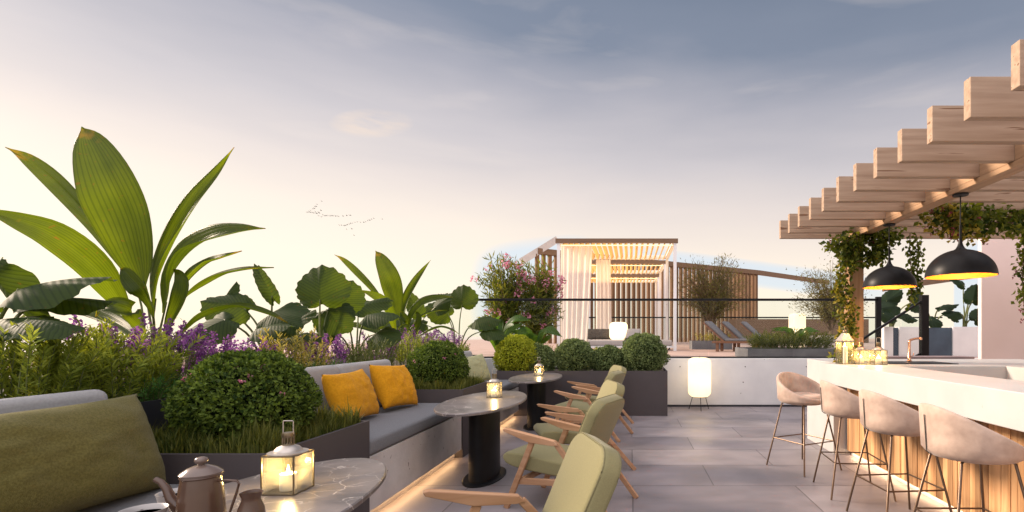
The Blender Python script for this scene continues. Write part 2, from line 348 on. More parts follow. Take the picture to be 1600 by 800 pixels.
def table_veins(m):                        # white veins in the dark stone
    nt = m.node_tree; b = [n for n in nt.nodes if n.type == 'BSDF_PRINCIPLED'][0]
    old = b.inputs['Base Color'].links[0].from_socket
    tc = nd(nt, 'ShaderNodeTexCoord'); n0 = nd(nt, 'ShaderNodeTexNoise'); n0.inputs['Scale'].default_value = 6; n0.inputs['Detail'].default_value = 5
    nt.links.new(tc.outputs['Object'], n0.inputs['Vector'])
    mxv = nd(nt, 'ShaderNodeMix', data_type='VECTOR'); mxv.inputs['Factor'].default_value = .12
    nt.links.new(tc.outputs['Object'], mxv.inputs['A']); nt.links.new(n0.outputs['Color'], mxv.inputs['B'])
    v = nd(nt, 'ShaderNodeTexVoronoi', feature='DISTANCE_TO_EDGE'); v.inputs['Scale'].default_value = 11
    nt.links.new(mxv.outputs['Result'], v.inputs['Vector'])
    r = nd(nt, 'ShaderNodeValToRGB'); r.color_ramp.elements[0].color = (1, 1, 1, 1); r.color_ramp.elements[1].color = (0, 0, 0, 1); r.color_ramp.elements[1].position = .022
    nt.links.new(v.outputs[0], r.inputs[0])
    n1 = nd(nt, 'ShaderNodeTexNoise'); n1.inputs['Scale'].default_value = 5; nt.links.new(tc.outputs['Object'], n1.inputs['Vector'])
    r1 = nd(nt, 'ShaderNodeValToRGB'); r1.color_ramp.elements[0].position = .42; r1.color_ramp.elements[1].position = .56
    nt.links.new(n1.outputs[0], r1.inputs[0])
    mu = nd(nt, 'ShaderNodeMath', operation='MULTIPLY'); nt.links.new(r.outputs[0], mu.inputs[0]); nt.links.new(r1.outputs[0], mu.inputs[1])
    mx = nd(nt, 'ShaderNodeMix', data_type='RGBA'); mx.inputs['B'].default_value = (.55, .50, .48, 1)
    nt.links.new(mu.outputs[0], mx.inputs['Factor']); nt.links.new(old, mx.inputs['A']); nt.links.new(mx.outputs['Result'], b.inputs['Base Color'])
table_veins(M['table_stone'])

def floor_mat():
    m, nt, out = new_mat('floor_tiles')
    b = nd(nt, 'ShaderNodeBsdfPrincipled'); nt.links.new(b.outputs[0], out.inputs[0])
    tc = nd(nt, 'ShaderNodeTexCoord'); mp = nd(nt, 'ShaderNodeMapping'); mp.inputs['Location'].default_value = (-.02, -4.73 + .74 * 20, 0)
    nt.links.new(tc.outputs['Object'], mp.inputs[0])
    bk = nd(nt, 'ShaderNodeTexBrick'); bk.offset = .5; bk.offset_frequency = 2
    for k, v in (('Scale', 1), ('Mortar Size', .006), ('Mortar Smooth', .1), ('Brick Width', 1.5), ('Row Height', .74), ('Bias', 0)): bk.inputs[k].default_value = v
    bk.inputs['Color1'].default_value = (.225, .198, .208, 1); bk.inputs['Color2'].default_value = (.30, .265, .272, 1); bk.inputs['Mortar'].default_value = (.12, .105, .11, 1)
    nt.links.new(mp.outputs[0], bk.inputs['Vector'])
    mp2 = nd(nt, 'ShaderNodeMapping'); mp2.inputs['Scale'].default_value = (.8, 1.9, 1); nt.links.new(tc.outputs['Object'], mp2.inputs[0])
    big = nd(nt, 'ShaderNodeTexNoise'); big.inputs['Scale'].default_value = .9; big.inputs['Detail'].default_value = 7; big.inputs['Distortion'].default_value = .8; nt.links.new(tc.outputs['Object'], big.inputs['Vector'])
    n = nd(nt, 'ShaderNodeTexNoise'); n.inputs['Scale'].default_value = 1.6; n.inputs['Detail'].default_value = 8; n.inputs['Roughness'].default_value = .65
    nt.links.new(mp2.outputs[0], n.inputs['Vector'])
    mr = nd(nt, 'ShaderNodeMapRange'); mr.inputs['From Min'].default_value = .36; mr.inputs['From Max'].default_value = .64; mr.inputs['To Min'].default_value = .60; mr.inputs['To Max'].default_value = 1.2
    av = nd(nt, 'ShaderNodeMath', operation='ADD'); hv = nd(nt, 'ShaderNodeMath', operation='MULTIPLY'); hv.inputs[1].default_value = .5
    nt.links.new(n.outputs[0], av.inputs[0]); nt.links.new(big.outputs[0], av.inputs[1]); nt.links.new(av.outputs[0], hv.inputs[0]); nt.links.new(hv.outputs[0], mr.inputs['Value'])
    mx = nd(nt, 'ShaderNodeMix', data_type='RGBA', blend_type='MULTIPLY'); mx.inputs['Factor'].default_value = 1
    nt.links.new(bk.outputs['Color'], mx.inputs['A']); nt.links.new(mr.outputs[0], mx.inputs['B']); nt.links.new(mx.outputs['Result'], b.inputs['Base Color'])
    mr2 = nd(nt, 'ShaderNodeMapRange'); mr2.inputs['From Min'].default_value = .3; mr2.inputs['From Max'].default_value = .7; mr2.inputs['To Min'].default_value = .32; mr2.inputs['To Max'].default_value = .55
    nt.links.new(n.outputs[0], mr2.inputs['Value']); nt.links.new(mr2.outputs[0], b.inputs['Roughness'])
    bp = nd(nt, 'ShaderNodeBump'); bp.inputs['Strength'].default_value = .4; bp.inputs['Distance'].default_value = .004; bp.invert = True
    nt.links.new(bk.outputs['Fac'], bp.inputs['Height']); nt.links.new(bp.outputs[0], b.inputs['Normal'])
    return m
M['floor'] = floor_mat()

# ------------------------------------------------------------------ world, sun, camera
SUN_AZ, SUN_EL = math.radians(-72), math.radians(24)      # azimuth from +Y towards -X
sun_dir = Vector((math.sin(SUN_AZ) * math.cos(SUN_EL), math.cos(SUN_AZ) * math.cos(SUN_EL), math.sin(SUN_EL)))
def make_world():
    w = bpy.data.worlds.new('World'); scene.world = w; w.use_nodes = True
    nt = w.node_tree; nt.nodes.clear()
    out = nd(nt, 'ShaderNodeOutputWorld')
    sky = nd(nt, 'ShaderNodeTexSky', sky_type='NISHITA', sun_disc=False, sun_elevation=SUN_EL, sun_rotation=SUN_AZ)
    bg1 = nd(nt, 'ShaderNodeBackground'); bg1.inputs[1].default_value = .012; nt.links.new(sky.outputs[0], bg1.inputs[0])
    tc = nd(nt, 'ShaderNodeTexCoord'); sx = nd(nt, 'ShaderNodeSeparateXYZ'); nt.links.new(tc.outputs['Generated'], sx.inputs[0])
    def math_(op, a, b=None, clamp=False):
        n = nd(nt, 'ShaderNodeMath', operation=op, use_clamp=clamp)
        for i, v in enumerate((a, b)):
            if v is None: continue
            if isinstance(v, (int, float)): n.inputs[i].default_value = v
            else: nt.links.new(v, n.inputs[i])
        return n.outputs[0]
    X, Y, Z = sx.outputs
    e0 = math_('ADD', math_('MULTIPLY', X, .085), math_('MULTIPLY', Z, 1.0))
    # soft streaky cloud layer
    mp = nd(nt, 'ShaderNodeMapping'); mp.inputs['Scale'].default_value = (1.0, 1.0, 4.2); mp.inputs['Rotation'].default_value = (0, math.radians(-6), 0)
    nt.links.new(tc.outputs['Generated'], mp.inputs[0])
    n1 = nd(nt, 'ShaderNodeTexNoise'); n1.inputs['Scale'].default_value = 2.1; n1.inputs['Detail'].default_value = 5; n1.inputs['Roughness'].default_value = .48; n1.inputs['Distortion'].default_value = .2
    nt.links.new(mp.outputs[0], n1.inputs['Vector'])
    cl = math_('SUBTRACT', n1.outputs[0], .5)
    e = math_('ADD', e0, math_('MULTIPLY', cl, math_('MULTIPLY', math_('ADD', Z, .05), .34)))
    r = nd(nt, 'ShaderNodeValToRGB'); cr = r.color_ramp
    stops = [(0.0, (1.0, .88, .69)), (.08, (.99, .865, .70)), (.16, (.94, .81, .685)), (.24, (.79, .69, .635)), (.32, (.61, .56, .565)), (.41, (.41, .40, .445)), (.51, (.215, .245, .315)), (.75, (.10, .14, .21)), (1, (.10, .13, .2))]
    while len(cr.elements) < len(stops): cr.elements.new(.5)
    for el, (p, c) in zip(cr.elements, stops): el.position = p; el.color = c4(c)
    nt.links.new(e, r.inputs[0]); col = r.outputs[0]
    # brightening added to the unseen sky overhead and behind, as fill light
    dt = math_('ADD', math_('ADD', math_('MULTIPLY', X, -.12), math_('MULTIPLY', Y, -.45)), math_('MULTIPLY', Z, .88))
    lift = math_('MULTIPLY', math_('SUBTRACT', dt, .34), 1.9, True)
    ml_ = nd(nt, 'ShaderNodeMix', data_type='RGBA'); ml_.inputs['B'].default_value = (1.95, 1.82, 1.88, 1)
    nt.links.new(lift, ml_.inputs['Factor']); nt.links.new(col, ml_.inputs['A']); col = ml_.outputs['Result']
    # a few thin bright clouds, lit from below the horizon
    n2 = nd(nt, 'ShaderNodeTexNoise'); n2.inputs['Scale'].default_value = 3.4; n2.inputs['Detail'].default_value = 5; n2.inputs['Distortion'].default_value = .3
    mp2 = nd(nt, 'ShaderNodeMapping'); mp2.inputs['Scale'].default_value = (1.0, 1.0, 5.0); mp2.inputs['Location'].default_value = (.3, .2, .1)
    nt.links.new(tc.outputs['Generated'], mp2.inputs[0]); nt.links.new(mp2.outputs[0], n2.inputs['Vector'])
    r2 = nd(nt, 'ShaderNodeValToRGB'); r2.color_ramp.elements[0].position = .57; r2.color_ramp.elements[1].position = .80; nt.links.new(n2.outputs[0], r2.inputs[0])
    mc = nd(nt, 'ShaderNodeMix', data_type='RGBA'); mc.inputs['B'].default_value = (.93, .80, .70, 1)
    nt.links.new(math_('MULTIPLY', r2.outputs[0], .22), mc.inputs['Factor']); nt.links.new(col, mc.inputs['A']); col = mc.outputs['Result']
    # one small sunlit cloud puff
    yc = math_('MAXIMUM', Y, .02); uc = math_('DIVIDE', X, yc); vc = math_('DIVIDE', Z, yc)
    gc = math_('SUBTRACT', 1, math_('ADD', math_('POWER', math_('ABSOLUTE', math_('DIVIDE', math_('ADD', uc, .506), .085)), 2), math_('POWER', math_('ABSOLUTE', math_('DIVIDE', math_('SUBTRACT', vc, .412), .030)), 2)), True)
    n5 = nd(nt, 'ShaderNodeTexNoise'); n5.inputs['Scale'].default_value = 16; n5.inputs['Detail'].default_value = 6; nt.links.new(mp2.outputs[0], n5.inputs['Vector'])
    fc = math_('MULTIPLY', math_('MULTIPLY', gc, math_('SUBTRACT', math_('MULTIPLY', n5.outputs[0], 2.6), .75), True), .75)
    mk = nd(nt, 'ShaderNodeMix', data_type='RGBA'); mk.inputs['B'].default_value = (.95, .74, .56, 1)
    nt.links.new(math_('MULTIPLY', fc, math_('GREATER_THAN', Y, .05)), mk.inputs['Factor']); nt.links.new(col, mk.inputs['A']); col = mk.outputs['Result']
    # two pale blue clear patches low over the far terrace
    yy = math_('MAXIMUM', Y, .02)
    u = math_('DIVIDE', X, yy); v = math_('DIVIDE', Z, yy)
    front = math_('GREATER_THAN', Y, .05)
    def patch(cu, cv, ru, rv, slope, sharp):
        du = math_('DIVIDE', math_('SUBTRACT', u, cu), ru)
        dv = math_('DIVIDE', math_('SUBTRACT', v, math_('ADD', math_('MULTIPLY', math_('SUBTRACT', u, cu), slope), cv)), rv)
        d = math_('ADD', math_('POWER', math_('ABSOLUTE', du), 4), math_('POWER', math_('ABSOLUTE', dv), 4))
        return math_('MULTIPLY', math_('MULTIPLY', math_('SUBTRACT', 1, d), sharp, True), front)
    pt = math_('MAXIMUM', patch(-.185, .09, .13, .10, .12, 1.5), math_('MAXIMUM', patch(.26, .115, .30, .028, -.13, 1.1), patch(.665, .05, .035, .13, .5, 3)))
    mb = nd(nt, 'ShaderNodeMix', data_type='RGBA'); mb.inputs['B'].default_value = (.60, .73, .86, 1)
    nt.links.new(math_('MULTIPLY', pt, .68), mb.inputs['Factor']); nt.links.new(col, mb.inputs['A']); col = mb.outputs['Result']
    bg2 = nd(nt, 'ShaderNodeBackground'); bg2.inputs[1].default_value = .85; nt.links.new(col, bg2.inputs[0])
    ad = nd(nt, 'ShaderNodeAddShader'); nt.links.new(bg1.outputs[0], ad.inputs[0]); nt.links.new(bg2.outputs[0], ad.inputs[1]); nt.links.new(ad.outputs[0], out.inputs[0])
make_world()
sl = bpy.data.lights.new('sun', 'SUN'); sl.energy = 5.6; sl.angle = math.radians(12); sl.color = (1, .80, .62)
so = bpy.data.objects.new('sun', sl); COL.objects.link(so)
so.rotation_euler = sun_dir.to_track_quat('Z', 'Y').to_euler()

cam = bpy.data.cameras.new('camera'); cam.sensor_width = 36; cam.lens = 18; cam.clip_end = 3000; cam.clip_start = .05
cam.shift_x = (800 - 985) / 1600; cam.shift_y = (522 - 400) / 1600
co = bpy.data.objects.new('camera', cam); COL.objects.link(co); co.location = (0, 0, H); co.rotation_euler = (PI / 2, 0, 0)
scene.camera = co
scene.view_settings.view_transform = 'Standard'; scene.view_settings.look = 'None'
scene.view_settings.exposure = .28; scene.view_settings.gamma = 1
scene.cycles.use_denoising = True
scene.cycles.max_bounces = 7; scene.cycles.transparent_max_bounces = 24
scene.cycles.sample_clamp_indirect = 6
scene.cycles.caustics_reflective = False; scene.cycles.caustics_refractive = False

# ------------------------------------------------------------------ setting
struct(MB().box(-1500, 1500, -300, 2500, -12.2, -12).build('ground', M['ground']))
struct(MB().box(-6.5, 9.5, -2.5, 9.9, -.3, 0).build('floor', M['floor']))
struct(MB().box(-14, 26, 9.98, 60, .6, .9).build('terrace', M['deck']))

w = thing('retaining_wall', 'long pale concrete retaining wall with small tie holes below the upper terrace', 'wall', (0, 9.9, 0))
MB().box(-6.5, 9.5, 0, .16, 0, .93).build('wall_panel', M['concrete'], w, bevel=.004)
for x, z in ((.96, .77), (2.22, .77), (1.55, .52), (2.18, .47), (3.4, .77)):
    h = MB(); h.M = Matrix.Translation((x, -.002, z)) @ Matrix.Rotation(PI / 2, 4, 'X'); h.lathe([(.010, 0), (.011, .004), (.006, .006), (.004, .001)], 12); h.build('tie_hole', M['planter'], w)
MB().box(-6.5, 3.6, -.03, -.005, 0, .035).build('skirting', M['planter_dark'], w)

# glass balustrade on the wall
g = thing('glass_balustrade', 'long glass balustrade with black top rail on the pale concrete wall', 'balustrade', (0, 10.02, .93))
xs = [-4.9, -3.3, -1.69, -.08, 1.53, 3.2, 4.80]
for a, b in zip(xs, xs[1:]): MB().box(a + .012, b - .012, -.006, .006, .03, 1.12).build('glass_panel', M['glass'], g)
MB().box(-4.9, 4.84, -.03, .03, 1.12, 1.165).build('top_rail', M['black_metal'], g, bevel=.004)
MB().box(-4.9, 4.84, -.03, .03, -.01, .03).build('bottom_rail', M['black_metal'], g)
MB().box(4.80, 4.90, -.03, .03, -.3, 1.2).build('end_post', M['black_metal'], g, bevel=.004)
MB().box(-4.98, -4.9, -.03, .03, 0, 1.165).build('end_post', M['black_metal'], g, bevel=.004)

g = thing('far_glass_balustrade', 'second glass balustrade with thin dark rail behind the loungers', 'balustrade', (0, 20.0, .9))
for i in range(9):
    a = -2.2 + i * 1.55
    MB().box(a + .02, a + 1.53, 19.3 - 20, 19.312 - 20, .02, 1.1).build('glass_panel', M['glass'], g)
MB().box(-2.2, 11.75, -.73, -.66, 1.1, 1.15).build('top_rail', M['black_metal'], g)

# ------------------------------------------------------------------ planters and benches on the left
def planter(name, label, x0, x1, y0, y1, h, mat, soil=True):
    t = thing(name, label, 'planter', ((x0 + x1) / 2, (y0 + y1) / 2, 0))
    hx, hy = (x1 - x0) / 2, (y1 - y0) / 2; k = .025
    m = MB()
    m.box(-hx, hx, -hy, -hy + k, 0, h).box(-hx, hx, hy - k, hy, 0, h).box(-hx, -hx + k, -hy + k, hy - k, 0, h).box(hx - k, hx, -hy + k, hy - k, 0, h)
    m.build('box', mat, t)
    MB().box(-hx + k, hx - k, -hy + k, hy - k, .05, h - .045).build('soil', M['soil'], t)
    return t
planter('long_planter', 'long dark planter full of tall exotic plants behind the benches', -5.4, -2.86, .2, 9.88, 1.0, M['planter_dark'])
planter('grass_planter', 'grey box planter with grass and a big round flowering bush, beside the nearest bench', -2.855, -1.9, 2.68, 3.73, .77, M['planter'])
planter('grass_planter', 'grey box planter with grass and a round bush behind the middle table', -2.855, -1.9, 5.80, 6.85, .77, M['planter'])
planter('hedge_planter', 'wide grey box planter with a row of five clipped box balls', -2.3, .635, 8.75, 9.80, .77, M['planter'])

def bench(label, y0, y1, cushions, x1=-1.9):
    t = thing('bench', label, 'bench', (-2.38, (y0 + y1) / 2, 0)); hy = (y1 - y0) / 2; a = x1 + 2.38
    MB().box(-.475, a - .01, -hy + .003, hy - .003, .095, .50).build('base', M['bench_concrete'], t, bevel=.005)
    MB().box(-.475, a - .09, -hy + .003, hy - .003, 0, .095).build('plinth', M['bench_concrete'], t)
    MB().box(a - .085, a - .065, -hy + .02, hy - .02, .080, .093).build('light_strip', M['led'], t)
    MB().box(-.475, a, -hy + .004, hy - .004, .505, .625).build('seat_cushion', M['seat_fabric'], t, bevel=.03, bseg=4)
    n = cushions; L = 2 * hy / n
    for i in range(n):
        c = MB(); c.M = Matrix.Translation((-.36, -hy + L * (i + .5), .86)) @ Matrix.Rotation(math.radians(-9), 4, 'Y')
        c.box(-.085, .085, -L / 2 + .012, L / 2 - .012, -.24, .255)
        c.build('back_cushion', M['back_fabric'], t, bevel=.05, bseg=5)
    return t
bench('nearest built-in bench with grey cushions under the big olive pillow', .6, 2.675, 1)
bench('middle built-in bench with two pale back cushions behind the orange pillows', 3.735, 5.795, 2)
bench('far built-in bench with warm light under it, holding the pale green pillows', 6.855, 8.745, 2)

def pillow_mesh(w, h, t, seed=0, wr=.018):
    m = MB(); n = 26; vs = []; fs = []
    for side in (1, -1):
        for j in range(n + 1):
            for i in range(n + 1):
                u = -1 + 2 * i / n; v = -1 + 2 * j / n
                e = (max(0, 1 - abs(u) ** 2.6) ** .55) * (max(0, 1 - abs(v) ** 2.6) ** .55)
                pin = 1 - .07 * (1 - v * v) * (abs(u) ** 6); pin2 = 1 - .09 * (1 - u * u) * (abs(v) ** 6)
                q = Vector((u * 2.2 + seed, v * 2.2, side * 3))
                z = side * t * .5 * e + wr * noise.noise(q) * e + wr * .8 * e * noise.noise(q * 2.7)
                cr = .010 * math.sin(14 * (u + v * .4) + seed) * math.exp(-((abs(v) - .85) / .12) ** 2) * e
                cr += .010 * e * (abs(noise.noise(Vector((u * 1.5 + v * 4, v * 1.2 - u * 3, seed + 7)))) - .2)
                vs.append((u * w / 2 * pin, v * h / 2 * pin2, z + cr))
        o = (n + 1) ** 2 * (0 if side == 1 else 1)
        for j in range(n):
            for i in range(n):
                a = o + j * (n + 1) + i
                fs.append((a, a + 1, a + n + 2, a + n + 1) if side == 1 else (a, a + n + 1, a + n + 2, a + 1))
    m.add(vs, fs); return m
def pillow(label, mat, loc, w, h, t, yaw, lean, seed, group=None, roll=0):
    """Pillow standing on its long edge: local x along the bench, y up, z its front."""
    m = pillow_mesh(w, h, t, seed)
    o = m.build('pillow', mat, weld=True, smooth=180)
    rot = Matrix.Rotation(yaw, 4, 'Z') @ Matrix.Rotation(math.radians(90) - lean, 4, 'X') @ Matrix.Rotation(roll, 4, 'Z')
    o.matrix_world = Matrix.Translation(loc) @ rot
    return tag(o, label, 'pillow', group)
# front faces +X : yaw 90 deg
Y90 = math.radians(90)
pillow('large olive green pillow leaning on the nearest bench', M['olive_fabric'], (-2.43, 2.08, .862), 1.06, .50, .33, Y90, math.radians(20), 3.1)
pillow('wide orange pillow nearest the round flowering bush', M['orange_fabric'], (-2.46, 4.53, .855), .72, .46, .22, Y90 + .06, math.radians(20), 1.3, 'orange pillows')
pillow('creased orange pillow nearer to the second round bush', M['orange_fabric'], (-2.44, 5.30, .865), .62, .47, .22, Y90 - .1, math.radians(22), 5.7, 'orange pillows', math.radians(-4))
pillow('shaded pale green pillow half hidden by the round bush on the far bench', M['pale_green_fabric'], (-2.50, 7.42, .85), .50, .44, .19, Y90, math.radians(18), 9.2, 'pale green pillows')
pillow('light green pillow in front of the other one on the far bench', M['pale_green_fabric'], (-2.40, 7.92, .86), .52, .46, .20, Y90 - .5, math.radians(22), 2.2, 'pale green pillows', math.radians(5))

# ------------------------------------------------------------------ tables
def table(label, x, y):
    t = thing('pedestal_table', label, 'table', (x, y, 0), 0, 'oval stone tables')
    a, b = .375, .87
    MB().lathe([(.96, .722), (1, .728), (1, .744), (.988, .75)], 72, (0, 0, 0), a, b).build('tabletop', M['table_stone'], t, smooth=30)
    MB().lathe([(1, .018), (1, .721)], 48, (0, 0, 0), .13, .30).build('pedestal', M['black_metal'], t, smooth=30)
    MB().lathe([(1, 0), (1, .010), (.95, .017)], 48, (0, 0, 0), .19, .38).build('base_plate', M['black_metal'], t, smooth=30)
    return t
table('nearest oval stone table carrying the coffee pot', -1.43, 1.83)
table('middle oval stone table with one candle lantern before the second bush', -1.43, 5.03)
table('farthest oval stone table in front of the clipped box hedge', -1.43, 7.80)

def lantern(label, loc, rz=0, tall=False):
    t = thing('candle_lantern', label, 'lantern', loc, rz, 'candle lanterns')
    s = .065; h = .155; r = .0035
    f = MB()
    for x in (-s, s):
        for y in (-s, s): f.bar((x, y, 0), (x, y, h), .005)
    for z in (r / 2, h):
        for q in (-s, s): f.bar((-s, q, z), (s, q, z), .005); f.bar((q, -s, z), (q, s, z), .005)
    f.box(-s, s, -s, s, 0, .003); f.build('frame', M['brass'], t)
    for i in range(4):
        q = MB(); q.M = Matrix.Rotation(i * PI / 2, 4, 'Z'); q.box(-s + .003, s - .003, s - .001, s + .001, .004, h - .003); q.build('glass_pane', M['lantern_glass'], t)
    MB().lathe([(.074, h + .003), (.074, h + .007), (.052, h + .010), (.050, h + .016), (.040, h + .027), (.024, h + .034), (.021, h + .036)], 24).build('cap', M['zinc'], t, smooth=50)
    c = MB(); z0 = h + .036; rc = .020
    for k in range(12): a = 2 * PI * k / 12; c.bar((rc * math.cos(a), rc * math.sin(a), z0), (rc * math.cos(a), rc * math.sin(a), z0 + .03), .004)
    c.lathe([(rc, z0 - .002), (rc + .003, z0), (rc + .002, z0 + .004)], 20); c.lathe([(rc + .002, z0 + .03), (rc + .004, z0 + .034), (rc + .002, z0 + .05), (.004, z0 + .052)], 20)
    c.build('chimney', M['brass'], t, smooth=40)
    z1 = z0 + .05
    MB().tube([(-.021, 0, z0 + .03), (-.021, 0, z1 + .045), (-.019, 0, z1 + .048), (.019, 0, z1 + .048), (.021, 0, z1 + .045), (.021, 0, z0 + .03)], .0022, 6).build('handle', M['zinc'], t)
    MB().lathe([(.030, .004), (.031, .01), (.031, .068), (.029, .071), (.018, .067), (.004, .066)], 24).build('candle', M['wax'], t, smooth=40)
    MB().lathe([(.0005, .068), (.005, .078), (.0055, .086), (.003, .097), (.0004, .108)], 10).build('flame', M['flame'], t, smooth=180)
    point('candle_light', (0, 0, .094), 5.5, (1, .66, .24), .012, t)
    return t
lantern('glass candle lantern lighting the nearest stone table', (-1.42, 2.125, .751), 0)
lantern('lit candle lantern alone on the middle stone table', (-1.40, 5.27, .751), .1)
lantern('small looking lit candle lantern on the farthest stone table', (-1.42, 7.95, .751), .05)

# coffee service
def pot():
    t = thing('coffee_pot', 'brown enamel coffee pot with a knobbed lid and thin wire handle', 'coffee pot', (-1.475, 1.76, .751), math.radians(0))
    MB().lathe([(.066, 0), (.070, .004), (.069, .02), (.062, .12), (.057, .150), (.056, .158), (.060, .162), (.058, .168)], 40).build('body', M['pot_enamel'], t, smooth=50)
    l = MB().lathe([(.060, .168), (.061, .173), (.055, .179), (.040, .190), (.020, .198), (.009, .201)], 40).build('lid', M['pot_lid'], t, smooth=50)
    MB().lathe([(.009, .199), (.010, .204), (.018, .209), (.020, .216), (.017, .223), (.008, .227), (.0005, .228)], 20).build('knob', M['pot_lid'], l, smooth=60)
    MB().tube([(-.055, 0, .035), (-.085, 0, .055), (-.105, 0, .085), (-.120, 0, .118), (-.138, 0, .140), (-.158, 0, .150)], [.024, .020, .016, .0125, .010, .009], 14).build('spout', M['pot_enamel'], t, smooth=60)
    MB().tube([(.055, 0, .145), (.09, 0, .147), (.122, 0, .145), (.130, 0, .135), (.122, 0, .105), (.106, 0, .06), (.098, 0, .035), (.066, 0, .022)], .0042, 8).build('handle', M['pot_enamel'], t, smooth=60)
pot()
def cup(label, loc, rz):
    t = thing('coffee_cup', label, 'cup', loc, rz, 'coffee cups')
    MB().lathe([(.034, 0), (.038, .004), (.052, .045), (.061, .080), (.0625, .083), (.059, .082), (.052, .06), (.04, .012), (.001, .01)], 36).build('bowl', M['cup'], t, smooth=60)
    MB().lathe([(.0005, .066), (.0535, .066)], 32).build('coffee', M['coffee'], t)
    MB().tube([(.053, 0, .066), (.075, 0, .07), (.083, 0, .055), (.074, 0, .035), (.046, 0, .028)], .005, 8).build('handle', M['cup'], t, smooth=60)
cup('grey coffee cup half hidden behind the pot spout', (-1.625, 1.84, .751), .5)
cup('grey cup of black coffee in front of the other cup', (-1.575, 1.655, .751), 2.4)
def jug():
    t = thing('cream_jug', 'small brown cream jug with wavy rim beside the coffee pot', 'jug', (-1.285, 1.735, .751), math.radians(-70))
    m = MB(); seg = 32; prof = [(.026, 0), (.034, .006), (.041, .03), (.038, .06), (.028, .085), (.027, .095), (.034, .112)]
    inner = [(r - .003, z) for r, z in prof[::-1]]
    vs = []; fs = []
    for r, z in prof + inner:
        for k in range(seg):
            a = 2 * PI * k / seg; e = max(0, (z - .085) / .027)
            rr = r * (1 + .35 * e * max(0, math.cos(a)) ** 6); vs.append((rr * math.cos(a), rr * math.sin(a), z + e * (.010 * math.cos(a) ** 2 * (1 if math.cos(a) > 0 else .3))))
    n = len(prof) * 2
    for i in range(n - 1): fs += [(i * seg + k, i * seg + (k + 1) % seg, (i + 1) * seg + (k + 1) % seg, (i + 1) * seg + k) for k in range(seg)]
    fs.append(tuple(range(seg))[::-1]); fs.append(tuple(range((n - 1) * seg, n * seg)))
    m.add(vs, fs).build('body', M['pot_enamel'], t, smooth=60)
    MB().tube([(-.030, 0, .10), (-.048, 0, .105), (-.058, 0, .085), (-.052, 0, .055), (-.038, 0, .04)], .0055, 8).build('handle', M['pot_enamel'], t, smooth=60)
jug()

# ------------------------------------------------------------------ green lounge chairs
def lounge_chair():
    t = thing('lounge_chair', 'sage green lounge chair with oak frame, nearest to the camera', 'chair', (0, 0, 0), 0, 'green lounge chairs by the oval tables')
    for s in (-1, 1):
        y = .295 * s
        fl = MB().bar((-.50, y, 0), (-.262, y, .545), .030, .046, (1, 0, 0)); fl.build('front_leg', M['oak'], t, bevel=.006)
        MB().bar((.41, y, 0), (-.045, y, .545), .028, .042, (1, 0, 0)).build('rear_leg', M['oak'], t, bevel=.006)
        a = MB().prism([(-.515, .638), (-.49, .642), (-.06, .572), (-.025, .540), (-.07, .533), (-.28, .545), (-.505, .618)], y - .026, y + .026, 1)
        a.build('armrest', M['oak'], t, bevel=.004)
        MB().bar((-.405, y * .93, .222), (.18, y * .93, .255), .03, .05).build('side_rail', M['oak'], t, bevel=.005)
    MB().bar((-.36, -.28, .235), (-.36, .28, .235), .03, .045).build('front_rail', M['oak'], t, bevel=.005)
    MB().bar((.14, -.28, .235), (.14, .28, .235), .03, .045).build('back_rail', M['oak'], t, bevel=.005)
    # seat cushion: side profile rounded at the front, sloping to the rear
    prof = [(-.56, .385), (-.555, .42), (-.52, .442), (-.40, .438), (-.1, .40), (.13, .37), (.13, .272), (-.1, .285), (-.36, .31), (-.47, .33), (-.53, .352)]
    MB().prism(prof, -.265, .265, 1).build('seat_cushion', M['chair_fabric'], t, bevel=.028, bseg=4)
    # back cushion
    w, L, r, th = .295, .60, .14, .10
    poly = [(-w * .94, 0), (w * .94, 0)]
    for k in range(9): q = k / 8 * PI / 2; poly.append((w - r + r * math.cos(q), L - r * .8 + r * .8 * math.sin(q)))
    for k in range(9): q = PI / 2 + k / 8 * PI / 2; poly.append((-w + r + r * math.cos(q), L - r * .8 + r * .8 * math.sin(q)))
    b = MB(); b.M = Matrix.Translation((.045, 0, .335)) @ Matrix.Rotation(math.radians(24), 4, 'Y')
    b.prism(poly, -th / 2, th / 2, 0)
    bo = b.build('back_cushion', M['chair_fabric'], t, bevel=.026, bseg=4)
    for sx in (-1, 1):
        pp = MB(); pp.M = b.M; pp.tube([(sx * (th / 2 - .009), py * .978, pz * .985 + .004) for py, pz in poly], .0045, 6, closed=True); pp.build('piping', M['chair_piping'], bo, smooth=60)
    return t
ch0 = lounge_chair()
ch0.location = (-.42, 2.38, 0); ch0.rotation_euler = (0, 0, math.radians(20))
dup(ch0, (-.43, 4.23, 0), math.radians(-20), 'sage green lounge chair turned away to the middle table, its back panel in full view')
dup(ch0, (-.434, 5.43, 0), math.radians(18), 'sage green lounge chair second at the middle table, turned toward the camera')
dup(ch0, (-.447, 7.03, 0), math.radians(-17), 'sage green lounge chair at the farthest table, nearer of the two there')
dup(ch0, (-.44, 8.15, 0), math.radians(20), 'sage green lounge chair at the farthest table, beside the hedge planter')

